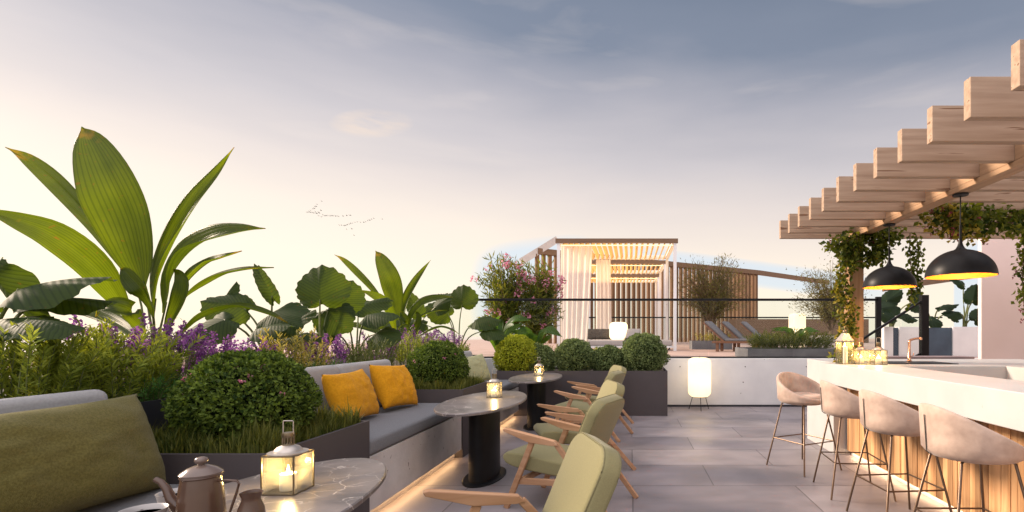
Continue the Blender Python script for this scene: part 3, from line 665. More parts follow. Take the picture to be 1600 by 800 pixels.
# ------------------------------------------------------------------ paper floor lamps
def paper_lamp(label, loc, r, h, leg, cat='lamp', tripod=True, group='glowing paper lamps'):
    t = thing('floor_lamp', label, cat, loc, 0, group)
    k = .095 * r / .21
    prof = [(r * .70, leg)] + [(r - k + k * math.sin(q * PI / 10), leg + k - k * math.cos(q * PI / 10)) for q in range(1, 6)] + [(r - k + k * math.cos(q * PI / 10), leg + h - k + k * math.sin(q * PI / 10)) for q in range(0, 6)] + [(r * .3, leg + h + .002)]
    MB().lathe(prof, 36).build('shade', M['paper_lamp'], t, smooth=60)
    if tripod:
        for i in range(3):
            a = 2 * PI * i / 3 - PI / 2
            MB().tube([(r * .62 * math.cos(a), r * .62 * math.sin(a), leg + .012), (r * 1.0 * math.cos(a), r * 1.0 * math.sin(a), 0)], .006, 6).build('leg', M['black_metal'], t)
        MB().lathe([(r * .66, leg - .002), (r * .7, leg - .008), (r * .6, leg - .012)], 24).build('ring', M['black_metal'], t)
        MB().lathe([(.018, leg + h), (.012, leg + h + .02), (.004, leg + h + .03)], 12).build('finial', M['bronze'], t)
    point('lamp_light', (0, 0, leg + h * .42), 34 * r * r, (1, .80, .52), .05, t).data.use_shadow = True
    return t
paper_lamp('tall glowing paper lamp on thin tripod legs before the white wall', (1.28, 9.48, 0), .212, .72, .245)

# ------------------------------------------------------------------ bar counter
t = thing('bar_counter', 'long white stone bar counter with vertical timber cladding', 'bar counter', (2.6, 4, 0))
def part(mb, name, mat, bevel=.006, **k):
    o = mb.build(name, mat, t, bevel=bevel, **k); o.location = (-2.6, -4, 0); return o
part(MB().box(2.2, 2.76, .6, 5.97, .85, 1.07), 'countertop', M['counter'])
pl = MB(); y = .62
while y < 5.93:
    wd = rnd(.055, .085); pl.box(2.52 - rnd(0, .006), 2.56, y, min(y + wd - .004, 5.94), .055, .848); y += wd
part(pl, 'timber_cladding', M['plank'], bevel=0)
part(MB().box(2.562, 2.74, .62, 5.95, 0, .848), 'core', M['counter_in'], bevel=0)
part(MB().box(2.538, 2.556, .7, 5.9, .046, .054), 'light_strip', M['led_counter'], bevel=0)
part(MB().box(2.37, 2.76, 5.973, 6.87, 0, 1.068), 'end_panel', M['counter'])
part(MB().box(2.763, 5.2, 5.32, 6.87, .0, 1.066), 'return_counter', M['counter'])
part(MB().box(2.768, 3.9, 5.312, 5.318, .02, 1.03), 'inner_face', M['counter_in'], bevel=0)
part(MB().box(3.9, 5.2, 1.2, 5.317, 0, 1.066), 'side_counter', M['counter'])
for dx, dz, rr in ((0.008, -.035, .007), (.050, -.03, .010)):
    h = MB(); h.M = Matrix.Translation((2.2 + .03 + dx, 5.969, 1.06 + dz)) @ Matrix.Rotation(PI / 2, 4, 'Y'); h.ball((0, 0, 0), rr); part(h, 'tie_hole', M['black_metal'], bevel=0)
t = thing('sink', 'black sink let into the white counter under the copper tap', 'sink', (3.25, 5.9, 1.068))
m = MB(); m.box(-.38, .38, -.24, -.20, 0, .006).box(-.38, .38, .20, .24, 0, .006).box(-.38, -.34, -.20, .20, 0, .006).box(.34, .38, -.20, .20, 0, .006); m.build('rim', M['black_metal'], t)
MB().box(-.338, .338, -.198, .198, 0, .003).build('basin', M['black_metal'], t)
t = thing('tap', 'angular copper tap standing behind the black sink', 'tap', (3.41, 6.26, 1.068))
MB().lathe([(.028, 0), (.028, .012), (.02, .016), (.02, .05), (.017, .055), (.016, .24)], 20).build('body', M['copper'], t, smooth=40)
MB().tube([(0, 0, .23), (.004, 0, .252), (.02, 0, .262), (.06, -.02, .275), (.115, -.04, .285)], [.016, .017, .016, .014, .014], 12).build('spout', M['copper'], t, smooth=60)
MB().tube([(.115, -.04, .292), (.115, -.04, .262)], .018, 12).build('nozzle', M['copper'], t, smooth=40)
MB().tube([(.018, 0, .06), (.045, 0, .065), (.055, 0, .10)], .006, 8).build('lever', M['copper'], t, smooth=60)

# lanterns on the counter
def tall_lantern(label, loc, s=.066, h=.25, candle_h=.19, cr=.028):
    t = thing('tall_lantern', label, 'lantern', loc, .12, 'candle lanterns')
    f = MB()
    for x in (-s, s):
        for y in (-s, s): f.bar((x, y, 0), (x, y, h), .008)
    for z in (.004, h - .004):
        for q in (-s, s): f.bar((-s, q, z), (s, q, z), .008); f.bar((q, -s, z), (q, s, z), .008)
    f.box(-s, s, -s, s, 0, .006); f.build('frame', M['brass'], t)
    for i in range(4):
        q = MB(); q.M = Matrix.Rotation(i * PI / 2, 4, 'Z'); q.box(-s + .005, s - .005, s - .001, s + .001, .008, h - .008); q.build('glass_pane', M['lantern_glass'], t)
    m = MB(); m.M = Matrix.Rotation(PI / 4, 4, 'Z'); m.lathe([(s * 1.5, h), (s * 1.5, h + .008), (s * .55, h + .085), (s * .45, h + .09)], 4); m.build('roof', M['zinc'], t)
    MB().lathe([(.022, h + .09), (.024, h + .11), (.018, h + .125), (.004, h + .13)], 16).build('finial', M['brass'], t, smooth=60)
    MB().tube([(.03 * math.cos(a), 0, h + .135 + .03 * math.sin(a)) for a in [2 * PI * k / 20 for k in range(20)]], .003, 6, closed=True).build('ring', M['brass'], t)
    MB().lathe([(cr, .006), (cr, candle_h), (cr * .8, candle_h + .003), (.003, candle_h - .004)], 20).build('candle', M['wax'], t, smooth=40)
    MB().lathe([(.0005, candle_h), (.006, candle_h + .012), (.0065, candle_h + .022), (.003, candle_h + .036), (.0004, candle_h + .048)], 10).build('flame', M['flame'], t, smooth=180)
    point('candle_light', (0, 0, candle_h + .025), 6, (1, .62, .22), .015, t)
tall_lantern('tall roofed lantern with a long candle at the end of the bar', (2.37, 5.66, 1.071))
lantern('small square lantern beside the tall one on the bar', (2.52, 5.60, 1.071), .2)
lantern('small square lantern nearest the sink on the bar', (2.675, 5.52, 1.071), -.1)

# ------------------------------------------------------------------ bar stools
def stool():
    t = thing('bar_stool', 'pink velvet bar stool at the far corner of the counter, its ribbed inside showing', 'bar stool', (0, 0, 0), 0, 'pink velvet bar stools')
    # shell: facing +x, back at -x
    seg, vs, fs = 72, [], []
    N1 = 9
    def rim(a):                    # a: angle from the back
        c = .5 + .5 * math.cos(a); return .065 + .245 * c ** 1.15
    rows = []
    for i in range(N1):            # outer, bottom centre to rim
        q = i / (N1 - 1)
        row = []
        for k in range(seg):
            a = 2 * PI * k / seg - PI; rz = rim(a)
            r = .03 + (.262 - .03) * min(1, (q / .45)) ** .75 if q < .45 else .262 + .014 * (q - .45) / .55 * (rz / .3)
            z = .0 + .035 * (q / .45) ** 2.2 if q < .45 else .035 + (rz - .035) * ((q - .45) / .55)
            row.append((r, z, a))
        rows.append(row)
    for q in (.33, .66, 1):        # rolled rim
        rows.append([(.276 * 1 - .019 + .019 * math.cos(q * PI) + (.014 * (rim(a) / .3 - 1)), rim(a) + .016 * math.sin(q * PI), a) for a in [2 * PI * k / seg - PI for k in range(seg)]])
    for i in range(1, 8):          # inside, rim down to the seat, with upright channels
        q = i / 7; row = []
        for k in range(seg):
            a = 2 * PI * k / seg - PI; rz = rim(a)
            bk = max(0, math.cos(a * .5)) ** 2
            rib = .010 * abs(math.sin(a * 9)) * bk * math.sin(PI * min(1, q * 1.1 + .1))
            z = rz + (.062 - rz) * q; r = .238 - .025 * q - rib + (.014 * (rz / .3 - 1)) * (1 - q)
            row.append((r, z, a))
        rows.append(row)
    rows.append([(.02, .06, 2 * PI * k / seg - PI) for k in range(seg)])
    for row in rows: vs += [(-r * math.cos(a) * .98, r * math.sin(a), .665 + z) for r, z, a in row]
    n = len(rows)
    for i in range(n - 1): fs += [(i * seg + k, i * seg + (k + 1) % seg, (i + 1) * seg + (k + 1) % seg, (i + 1) * seg + k) for k in range(seg)]
    fs.append(tuple(range(seg))[::-1]); fs.append(tuple(range((n - 1) * seg, n * seg)))
    sh = MB().add(vs, fs).build('shell', M['velvet'], t, smooth=180)
    MB().tube([(-x, 0, z) for x, z in ((.215, .688), (.245, .697), (.2605, .712), (.264, .76), (.268, .82), (.272, .88), (.2755, .925))], .0035, 6).build('seam', M['dark_fabric'], sh, smooth=60)
    MB().lathe([(.02, .700), (.16, .702), (.205, .722), (.212, .745), (.2, .766), (.14, .779), (.001, .783)], 48, (.012, 0, 0)).build('seat_pad', M['velvet'], t, smooth=180)
    F_ = .262; T_ = .15; hz = .30; q = 1 - hz / .68
    k2 = F_ + (T_ - F_) * hz / .68
    for x in (-1, 1):
        for y in (-1, 1):
            MB().tube([(x * (T_ - .05), y * (T_ - .05), .683), (x * T_, y * T_, .672), (x * F_, y * F_, 0.004)], .0085, 8).build('leg', M['bronze'], t, smooth=60)
    m = MB()
    for a, b in (((-1, -1), (1, -1)), ((1, -1), (1, 1)), ((1, 1), (-1, 1)), ((-1, 1), (-1, -1))):
        m.tube([(a[0] * k2, a[1] * k2, hz), (b[0] * k2, b[1] * k2, hz)], .006, 6)
    m.build('footrest', M['bronze'], t, smooth=60)
    return t
s0 = stool(); s0.location = (1.81, 5.36, 0); s0.rotation_euler = (0, 0, math.radians(-62))
dup(s0, (1.97, 4.55, 0), math.radians(-4), 'pink velvet bar stool second from the lanterns, seen from behind')
dup(s0, (1.99, 3.80, 0), math.radians(5), 'pink velvet bar stool third from the lanterns, with two stools on its far side')
dup(s0, (2.01, 3.02, 0), math.radians(-1), 'pink velvet bar stool closest to the camera, cut by the frame edge')

# ------------------------------------------------------------------ pergola
t = thing('pergola', 'timber pergola of deep parallel beams over the bar', 'pergola', (3.5, 4, 0))
ys = [6.44 - .358 * i for i in range(13)]
for y in ys:
    o = MB().box(-3.0, 3.0, -.03, .03, 2.6, 2.825).build('rafter', M['pergola_wood_x'], t, bevel=.004); o.location = (1.88 + 3 - 3.5, y - 4, 0)
for x in (2.72, 6.2):
    o = MB().box(-.065, .065, -2.4, 2.42, 2.555, 2.598).build('girder', M['pergola_wood_y'], t, bevel=.004); o.location = (x - 3.5, 0.05, 0)
    gb = MB()
    for a, b in zip(ys[1:], ys): gb.box(-.06, .06, a + .033 - 4, b - .033 - 4, 2.601, 2.74)
    o = gb.build('blocking', M['pergola_wood_y'], t); o.location = (x - 3.5, 0, 0)
o = MB().box(-.085, .085, -.085, .085, 0, 2.553).build('post', M['pergola_wood_z'], t, bevel=.006); o.location = (2.74 - 3.5, 2.28 + .0, 0)
for y in (6.28,): pass
# warm lights tucked on the girder are the pendants
def pendant(label, x, y, zr):
    t = thing('pendant_lamp', label, 'lamp', (x, y, zr), 0, 'black dome pendants')
    r, hh = .258, .222
    out = [(r, 0)] + [(r * math.cos(a), hh * math.sin(a)) for a in [k / 16 * PI / 2 for k in range(1, 15)]] + [(.034, hh + .008), (.022, hh + .03), (.015, hh + .055), (.012, hh + .08)]
    MB().lathe(out + [(.0005, hh + .082)], 56, cap=False).build('shade', M['black_metal'], t, smooth=60)
    inn = [(r - .001, .001)] + [((r - .006) * math.cos(a), (hh - .006) * math.sin(a)) for a in [k / 16 * PI / 2 for k in range(0, 16)]] + [(.0005, hh - .006)]
    q = MB(); q.lathe(inn, 56, cap=False); q.build('lining', M['lamp_gold'], t, smooth=60)
    MB().tube([(0, 0, hh + .08), (0, 0, hh + .20)], .010, 10).build('collar', M['black_metal'], t, smooth=40)
    MB().tube([(0, 0, hh + .20), (0, 0, 2.535 - zr)], .005, 8).build('cord', M['black_metal'], t)
    MB().lathe([(.06, 2.553 - zr), (.058, 2.540 - zr), (.02, 2.533 - zr)], 24).build('canopy', M['black_metal'], t, smooth=40)
    MB().ball((0, 0, .09), .035).build('bulb', M['bulb'], t, smooth=180)
    point('pendant_light', (0, 0, .045), 9, (1, .62, .26), .035, t)
pendant('black dome pendant nearest the camera, gold inside', 2.72, 4.22, 1.875)
pendant('black dome pendant beside the vine covered post, gold inside', 2.72, 5.38, 1.89)

# ------------------------------------------------------------------ right side: wall, ledge, stair
o = MB().box(5.21, 9.4, 7.6, 7.68, 0, 2.97).build('house_wall', M['pink_wall'], bevel=.01); tag(o, 'tall pale pink plastered wall at the end of the bar', 'wall')
o = MB().box(3.4, 5.178, 7.7, 8.05, 0, 1.06).build('stone_ledge', M['stone_dark'], bevel=.006); tag(o, 'low dark stone ledge behind the copper tap', 'ledge')
t = thing('staircase', 'concrete stair with black sloping handrail climbing to the upper terrace', 'stairs', (3.6, 9.35, 0))
for i in range(5): MB().box(i * .3, 1.6, -.45, .45, i * .18 + (0.002 if i else 0), (i + 1) * .18 - .002).build('step', M['stair'], t)
MB().bar((-.05, -.42, .99), (1.52, -.42, 2.0), .05, .035).build('handrail', M['black_metal'], t)
MB().bar((.5, -.42, .52), (1.52, -.42, 1.05), .04, .10).build('stringer', M['black_metal'], t)
MB().box(1.46, 1.58, -.47, -.37, .2, 2.08).build('newel_post', M['black_metal'], t)
MB().prism([(.02, .4), (1.45, 1.02), (1.45, 1.9), (.02, .99)], -.424, -.416, 1).build('glass_panel', M['glass'], t)

t = thing('terrace_wall', 'weathered pale concrete terrace wall with two dark windows behind the stair', 'wall', (6.6, 11.2, .9))
for a, b in ((-1.15, -.95), (-.82, -.35), (.36, 1.7)):
    MB().box(a + .1, b + .1, 0, .18, 0, .66).build('wall_panel', M['concrete'], t, bevel=.004)
for a, b in ((-.849, -.722), (-.248, .458)):
    MB().box(a, b, .04, .14, 0, .64).build('window', M['dark_glass'], t)
for a, b in ((-.72, -.68),): pass

# ------------------------------------------------------------------ slat screen behind the cabanas
A = Vector((-4.9, 26.9, 0)); B = Vector((9.0, 36.2, 0)); C2 = Vector((16.5, 42.8, 0))
t = thing('slat_screen', 'tall timber slat screen behind the cabanas and olive tree', 'screen', A)
d = (B - A); L = d.length; d.normalize(); nrm = Vector((-d.y, d.x, 0))
sm = MB(); k = 0; s = 0
while s < L:
    p = d * s; wd = .17
    sm.bar((p.x, p.y, .9), (p.x, p.y, 5.6), .185, wd, (nrm.x, nrm.y, 0)); s += .36
so_ = sm.build('slats', M['slat'], t)
for z in (5.6, ): MB().bar((0, 0, z + .15), (d * L) + Vector((0, 0, z + .15)), .30, .30).build('top_beam', M['slat_beam'], t)
MB().bar((d * L).to_tuple()[:2] + (5.75,), ((C2 - A).x, (C2 - A).y, 5.72), .30, .30).build('long_beam', M['slat_beam'], t)
MB().bar(Vector((-3.9, 27.3, 6.45)) - A, Vector((-5.7, 26.6, 5.15)) - A, .2, .35).build('side_beam', M['counter_in'], t)
o = MB().box(5.6, 13.5, 29, 29.25, .9, 2.25).build('timber_parapet', M['slat_beam']); tag(o, 'low brown timber parapet beyond the loungers', 'parapet')

# ------------------------------------------------------------------ cabanas
def cabana(label, y, depth):
    t = thing('cabana', label, 'cabana', (-.41, y, .9), 0, 'cabanas in a row')
    hw, z = 1.80, 3.37; k = .09
    f = MB()
    for x in (-hw, hw - k):
        for yy in (0, depth - k): MB().box(x, x + k, yy, yy + k, 0, z - .13).build('post', M['white_paint'], t)
    MB().box(-hw - .04, hw + .04, -.04, .08, z - .128, z).build('front_beam', M['slat_beam'], t)
    MB().box(-hw, hw, depth - .1, depth, z - .128, z).build('rear_beam', M['white_paint'], t)
    for x in (-hw, hw - k): MB().box(x, x + k, .081, depth - .101, z - .128, z).build('side_beam', M['white_paint'], t)
    lv = MB(); x = -hw + .2
    while x < hw - .15:
        m4 = MB(); m4.M = Matrix.Translation((x, 0, z - .10)) @ Matrix.Rotation(math.radians(28), 4, 'Y'); m4.box(-.012, .012, .09, depth - .11, -.08, .08)
        lv.add(m4.v, m4.f); x += .17
    lv.build('louvres', M['louvre'], t)
    MB().box(-hw + k + .02, hw - k - .02, .083, .10, z - .20, z - .17).build('light_strip', M['led_cabana'], t)
    l = bpy.data.lights.new('cabana_light', 'AREA'); l.shape = 'RECTANGLE'; l.size = 3.0; l.size_y = depth - .6; l.energy = 75; l.color = (1, .66, .28)
    o = bpy.data.objects.new('cabana_light', l); COL.objects.link(o); o.parent = t; o.location = (0, depth / 2, 2.35); o.rotation_euler = (PI, 0, 0)
    return t
c1 = cabana('white framed cabana with glowing louvred roof, nearest of the row', 15.4, 3.4)
cabana('second cabana in the row, framed between nearest and third roofs', 19.95, 3.2)
cabana('third and farthest cabana in the row, smallest louvred roof', 24.6, 2.6)

def curtain(label, x0, x1, y, z0, z1, amp, n, seed, gather=0):
    m = MB(); nx, nz = 160, 14; vs, fs, uv = [], [], []
    for j in range(nz + 1):
        q = j / nz
        for i in range(nx + 1):
            p = i / nx; ph = p * n * 2 * PI
            w_ = amp * (.55 + .45 * q) * (math.sin(ph + .6 * math.sin(ph * .37 + seed)) + .3 * math.sin(2.3 * ph + seed))
            xr = x1 - gather * (1 - q) ** 1.3
            vs.append((x0 + (xr - x0) * p, y + w_, z0 + (z1 - z0) * q)); uv.append((p, q))
    for j in range(nz):
        for i in range(nx): a = j * (nx + 1) + i; fs.append((a, a + 1, a + nx + 2, a + nx + 1))
    m.add(vs, fs, uv)
    return m
sheer, nt, out_ = new_mat('sheer_curtain')
df = nd(nt, 'ShaderNodeBsdfDiffuse'); df.inputs[0].default_value = (.82, .77, .73, 1); tr = nd(nt, 'ShaderNodeBsdfTranslucent'); tr.inputs[0].default_value = (.85, .78, .71, 1)
mx = nd(nt, 'ShaderNodeMixShader'); mx.inputs[0].default_value = .5; nt.links.new(df.outputs[0], mx.inputs[1]); nt.links.new(tr.outputs[0], mx.inputs[2])
tp = nd(nt, 'ShaderNodeBsdfTransparent'); mx2 = nd(nt, 'ShaderNodeMixShader'); mx2.inputs[0].default_value = .05
nt.links.new(mx.outputs[0], mx2.inputs[1]); nt.links.new(tp.outputs[0], mx2.inputs[2]); nt.links.new(mx2.outputs[0], out_.inputs[0])
o = curtain('', -2.12, -1.15, 15.58, .95, 4.12, .055, 5.5, 1, .18).build('curtain', sheer, smooth=180); tag(o, 'sheer white curtain at the front of the nearest cabana', 'curtain')
o = curtain('', -1.25, -.72, 18.6, .95, 4.1, .05, 4, 4, -.05).build('curtain', sheer, smooth=180); tag(o, 'sheer white curtain at the rear of the nearest cabana', 'curtain')

t = thing('daybed', 'low grey upholstered daybed inside the nearest cabana', 'daybed', (-.1, 15.9, .9))
MB().box(-1.95, 1.4, -.35, .9, .08, .14).build('frame', M['white_paint'], t)
MB().box(-1.2, 1.38, -.33, .88, .143, .32).build('mattress', M['daybed'], t, bevel=.05, bseg=4)
for x in (-1.8, 1.25):
    for y in (-.28, .8): MB().bar((x, y, 0), (x + .05, y, .08), .04).build('leg', M['black_metal'], t)
paper_lamp('rounded glowing lamp standing on the daybed', (-.37, 15.95, 1.222), .285, .55, 0, tripod=False)
for i, (x, sd, lab, mt) in enumerate(((-1.15, .3, 'dark pillow at the curtain end of the daybed', 'dark_fabric'), (-.85, .8, 'dark pillow next to the glowing lamp on the daybed', 'dark_fabric'), (.05, 2.3, 'pale brown pillow lying right behind the tall box ball on the daybed', 'daybed'))):
    pillow(lab, M[mt], (x, 16.3 if i < 2 else 15.9, 1.40), .55, .38, .2, .1, math.radians(25), sd, 'daybed pillows')
paper_lamp('tall glowing paper lamp behind the terrace grass planter', (4.56, 14.0, .902), .225, .94, .12)

# loungers
def lounger(label, x, y, rz):
    t = thing('sun_lounger', label, 'sun lounger', (x, y, .9), rz, 'sun loungers on the terrace')
    MB().box(-.55, 1.25, -.33, .33, .24, .30).build('frame', M['brown_wood'], t)
    for a in (-.45, 1.1):
        for b in (-.3, .24): MB().box(a, a + .08, b, b + .06, 0, .239).build('leg', M['brown_wood'], t)
    MB().box(-.2, 1.24, -.31, .31, .302, .37).build('mattress', M['lounger_fabric'], t, bevel=.02, bseg=3)
    b = MB(); b.M = Matrix.Translation((-.2, 0, .31)) @ Matrix.Rotation(math.radians(42), 4, 'Y'); b.box(-.78, 0, -.31, .31, 0, .07); b.build('back_cushion', M['lounger_fabric'], t, bevel=.02, bseg=3)
    b = MB(); b.M = Matrix.Translation((-.2, 0, .31)) @ Matrix.Rotation(math.radians(42), 4, 'Y'); b.box(-.80, 0, -.32, .32, -.045, -.003); b.build('back_frame', M['brown_wood'], t)
    return t
lounger('grey sun lounger nearest the olive tree', 2.95, 14.6, math.radians(-24))
lounger('grey sun lounger standing between the two others', 3.50, 14.9, math.radians(-24))
lounger('grey sun lounger nearest the grass planter', 4.10, 15.1, math.radians(-24))

# ------------------------------------------------------------------ vegetation
def catmull(pts, n):
    pts = [Vector(p) for p in pts]; q = [pts[0] * 2 - pts[1]] + pts + [pts[-1] * 2 - pts[-2]]; out = []
    m = len(pts) - 1
    for i in range(n + 1):
        t = i / n * m; k = min(int(t), m - 1); f = t - k
        a, b, c, d = q[k:k + 4]
        out.append(.5 * ((2 * b) + (c - a) * f + (2 * a - 5 * b + 4 * c - d) * f * f + (3 * b - a - 3 * c + d) * f ** 3))
    return out
def strap_leaf(m, pts, width, face, fold=.18, peak=.55, twist=0, n=22, cols=8, base=.10, curl=0):
    """Long leaf along the spline pts (base to tip). face: the direction its upper side looks."""
    c = catmull(pts, n); vs, fs, uv = [], [], []
    for i, p in enumerate(c):
        s = i / n
        tg = (c[min(i + 1, n)] - c[max(i - 1, 0)]).normalized()
        fd = Vector(face).normalized(); sd = tg.cross(fd)
        if sd.length < .05: sd = tg.cross(Vector((1, .3, .2)))
        sd.normalize(); nn = sd.cross(tg).normalized()
        if twist: rot = Matrix.Rotation(twist * s, 3, tg); sd = rot @ sd; nn = rot @ nn
        bb = 1.4; aa = bb * peak / (1 - peak); ss = min(max(s, 1e-4), 1)
        wv = (ss ** aa * (1 - ss) ** bb) / (peak ** aa * (1 - peak) ** bb)
        w = width * max(wv, base * (1 - s) ** 2 * (1 if s < .3 else 0) + .004)
        for j in range(cols + 1):
            u = -1 + 2 * j / cols
            off = nn * (w * fold * abs(u) + .010 * wv * math.sin(u * 9 * PI / 2) + curl * w * u * u)
            vs.append(p + sd * (u * w / 2) + off + nn * .004 * math.sin(11 * s + 3 * u)); uv.append(((u + 1) / 2, s))
    for i in range(n):
        for j in range(cols): a = i * (cols + 1) + j; fs.append((a, a + 1, a + cols + 2, a + cols + 1))
    m.add(vs, fs, uv); return m

# the big broad-leaved plant, traced as real leaves at its own depth
def palm_grass(label):
    Yb = 3.95; root = P(238, 612, Yb); root.z = .96
    t = thing('palm_grass', label, 'plant', root, 0, 'broad strap leaved plants')
    def q(x, y, dy=0): return P(x, y, Yb + dy) - root
    leaves = [  # points of the blade (base to tip), depth offsets, width, face, twist, fold, peak
        ([(227, 455), (216, 415), (196, 345), (170, 285), (142, 225), (128, 198)], [0, 0, -.05, -.1, -.05, 0], .41, (.22, -1, .1), 0, .12, .50),
        ([(216, 458), (190, 415), (150, 355), (95, 295), (45, 252), (8, 230)], [.05, .1, .2, .3, .32, .3], .14, (-.3, -1, .75), .5, .35, .6),
        ([(216, 525), (190, 475), (150, 422), (90, 375), (30, 347), (-40, 322)], [-.05, -.1, -.25, -.4, -.5, -.55], .21, (.2, -.75, .7), -.3, .25, .52),
        ([(241, 485), (250, 430), (272, 375), (305, 315), (340, 268), (366, 230)], [0, .05, .1, .1,   .1, .05], .22, (-.75, -.8, .3), .9, .22, .33),
        ([(256, 490), (268, 435), (294, 395), (330, 372), (375, 360), (415, 357)], [0, -.1, -.2, -.3, -.35, -.4], .22, (.2, -.75, .65), .2, .28, .42),
        ([(266, 485), (280, 458), (302, 430), (325, 412), (350, 402), (378, 392)], [.1, .15, .2, .3, .3, .3], .13, (-.2, -.6, .7), 0, .3, .5),
        ([(274, 487), (292, 464), (318, 446), (350, 430), (385, 421), (428, 418)], [0, 0, 0, 0, 0, 0], .095, (0, -.5, .8), 0, .3, .5),
        ([(240, 505), (236, 478), (222, 455), (205, 435), (195, 424), (188, 420)], [-.15, -.2, -.3, -.3, -.3, -.3], .14, (0, -1, .1), 0, .2, .5),
        ([(236, 540), (225, 512), (205, 490), (180, 480), (160, 483), (150, 495)], [-.2, -.3, -.45, -.5, -.5, -.5], .12, (0, -.7, .6), 0, .3, .5),
        ([(262, 545), (295, 512), (330, 490), (375, 480), (420, 490), (450, 505)], [-.1, -.2, -.3, -.3, -.3, -.3], .09, (0, -.4, .9), 0, .3, .5),
        ([(252, 540), (264, 505), (280, 470), (286, 445), (280, 428), (270, 420)], [-.1, -.15, -.2, -.2, -.2, -.2], .12, (.2, -1, .1), 0, .2, .5),
        ([(225, 545), (205, 520), (165, 497), (110, 482), (60, 485), (20, 505)], [.1, .2, .4, .5, .6, .6], .14, (0, -.6, .7), 0, .3, .5)]
    for pts, dys, w, face, tw, fold, peak in leaves:
        ps = [q(x, y, dy) for (x, y), dy in zip(pts, dys)]
        m = MB(); strap_leaf(m, ps, w, face, fold, peak, tw); lf = m.build('leaf', M['strap'], t, smooth=180)
        g = Vector((rnd(-.05, .05), rnd(-.05, .05), 0)); md = g.lerp(ps[0], .55); md.x *= .8
        m = MB(); m.tube(catmull([g, md, ps[0], ps[1]], 9)[:8], [.011 - .0007 * k for k in range(8)], 6); m.build('leaf_stalk', M['stem'], lf, smooth=60)
    m = MB()
    for i in range(7): a = i * .9; m.tube([(.05 * math.cos(a), .05 * math.sin(a), 0), (.035 * math.cos(a), .035 * math.sin(a), .2), (.02 * math.cos(a), .02 * math.sin(a), .32)], .012, 6)
    m.build('stem', M['stem'], t, smooth=60)
    return t
pg = palm_grass('largest broad strap leaved plant, tips high above the nearest bench')
dup(pg, Vector(((628 - 985) * 8.1 / 800, 8.1, .96)), math.radians(6), 'smaller broad strap leaved plant rising behind the second round bush', (.74, .74, .86))

def ear_leaf(m, tip_dir, normal, L, W, c, droop=.25, wave=1.0, seed=0):
    """Heart shaped crinkled leaf; c is where the petiole meets it."""
    d = Vector(tip_dir).normalized(); nn = Vector(normal); sd = d.cross(nn).normalized(); nn = sd.cross(d).normalized()
    rings, seg = 13, 72; vs, fs, uv = [Vector(c)], [], [(0, 0)]
    for i in range(1, rings + 1):
        r = i / rings
        for k in range(seg):
            a = 2 * PI * k / seg - PI                # 0 = tip
            rho = .58 + .30 * math.cos(a) + .12 * math.cos(a) ** 8 * (1 if abs(a) < PI / 2 else -1.9)
            rho = max(.14, rho) * (1 + .035 * math.cos(22 * a))
            x = r * rho * math.cos(a) * L; y = r * rho * math.sin(a) * W * 1.05
            q = x / L
            z = -droop * L * (r ** 2) * (.35 + .65 * abs(math.cos(a))) * (1 if math.cos(a) > 0 else .6) - .16 * abs(y)
            pv = (x - .55 * abs(y)) / L; z += wave * (.002 * math.sin(2 * PI * 11 * pv) * min(1, 3 * abs(y) / W) + .045 * r * r * math.sin(5 * a + seed) + .015 * r ** 3 * math.cos(17 * a)) * L
            vs.append(Vector(c) + d * x + sd * y + nn * z); uv.append((.5 + pv, r))
    for k in range(seg): fs.append((0, 1 + k, 1 + (k + 1) % seg))
    for i in range(rings - 1):
        for k in range(seg): a = 1 + i * seg; fs.append((a + k, a + seg + k, a + seg + (k + 1) % seg, a + (k + 1) % seg))
    m.add(vs, fs, uv)
ear_veined = leafmat('veined_elephant_ear', (.012, .028, .008), (.040, .07, .013), (4.6, 3.6, .8), .42, .62, veins=11)
def elephant_ear(label, base, leaves, mat=None, r=.011):
    """leaves: (centre point, tip direction, normal, length, width)"""
    base = Vector(base); t = thing('elephant_ear_plant', label, 'plant', base, 0, 'elephant ear plants')
    for i, (c, td, nn, L, W) in enumerate(leaves):
        c = Vector(c) - base
        m = MB(); ear_leaf(m, td, nn, L * .88, W * .88, c, rnd(.12, .3), 1, i * 1.7); lf = m.build('leaf', mat or ear_veined, t, smooth=180)
        mid = c * .5 + Vector((-.3 * c.x * .3, 0, .12)); m = MB(); m.tube(catmull([(rnd(-.04, .04), rnd(-.04, .04), 0), mid, c], 10), [r * (1.2 - .05 * k) for k in range(11)], 6); m.build('leaf_stalk', M['stem'], lf, smooth=60)
    return t
def px(x, y, Y): return P(x, y, Y)
elephant_ear('elephant ear plant with long grey leaves at the frame edge above the rosemary', (-3.5, 2.75, .96), [
    (px(30, 452, 2.75), (1, .1, .38), (-.4, -.5, .75), .46, .30), (px(55, 466, 2.9), (1, .2, .12), (0, -.35, .95), .40, .20),
    (px(45, 500, 2.6), (1, -.2, .05), (0, -.3, 1), .30, .22), (px(-10, 430, 2.8), (.2, .3, -.8), (-.3, -.8, .3), .35, .3), (px(-25, 505, 2.7), (.9, -.2, .2), (0, -.4, .9), .4, .3)])
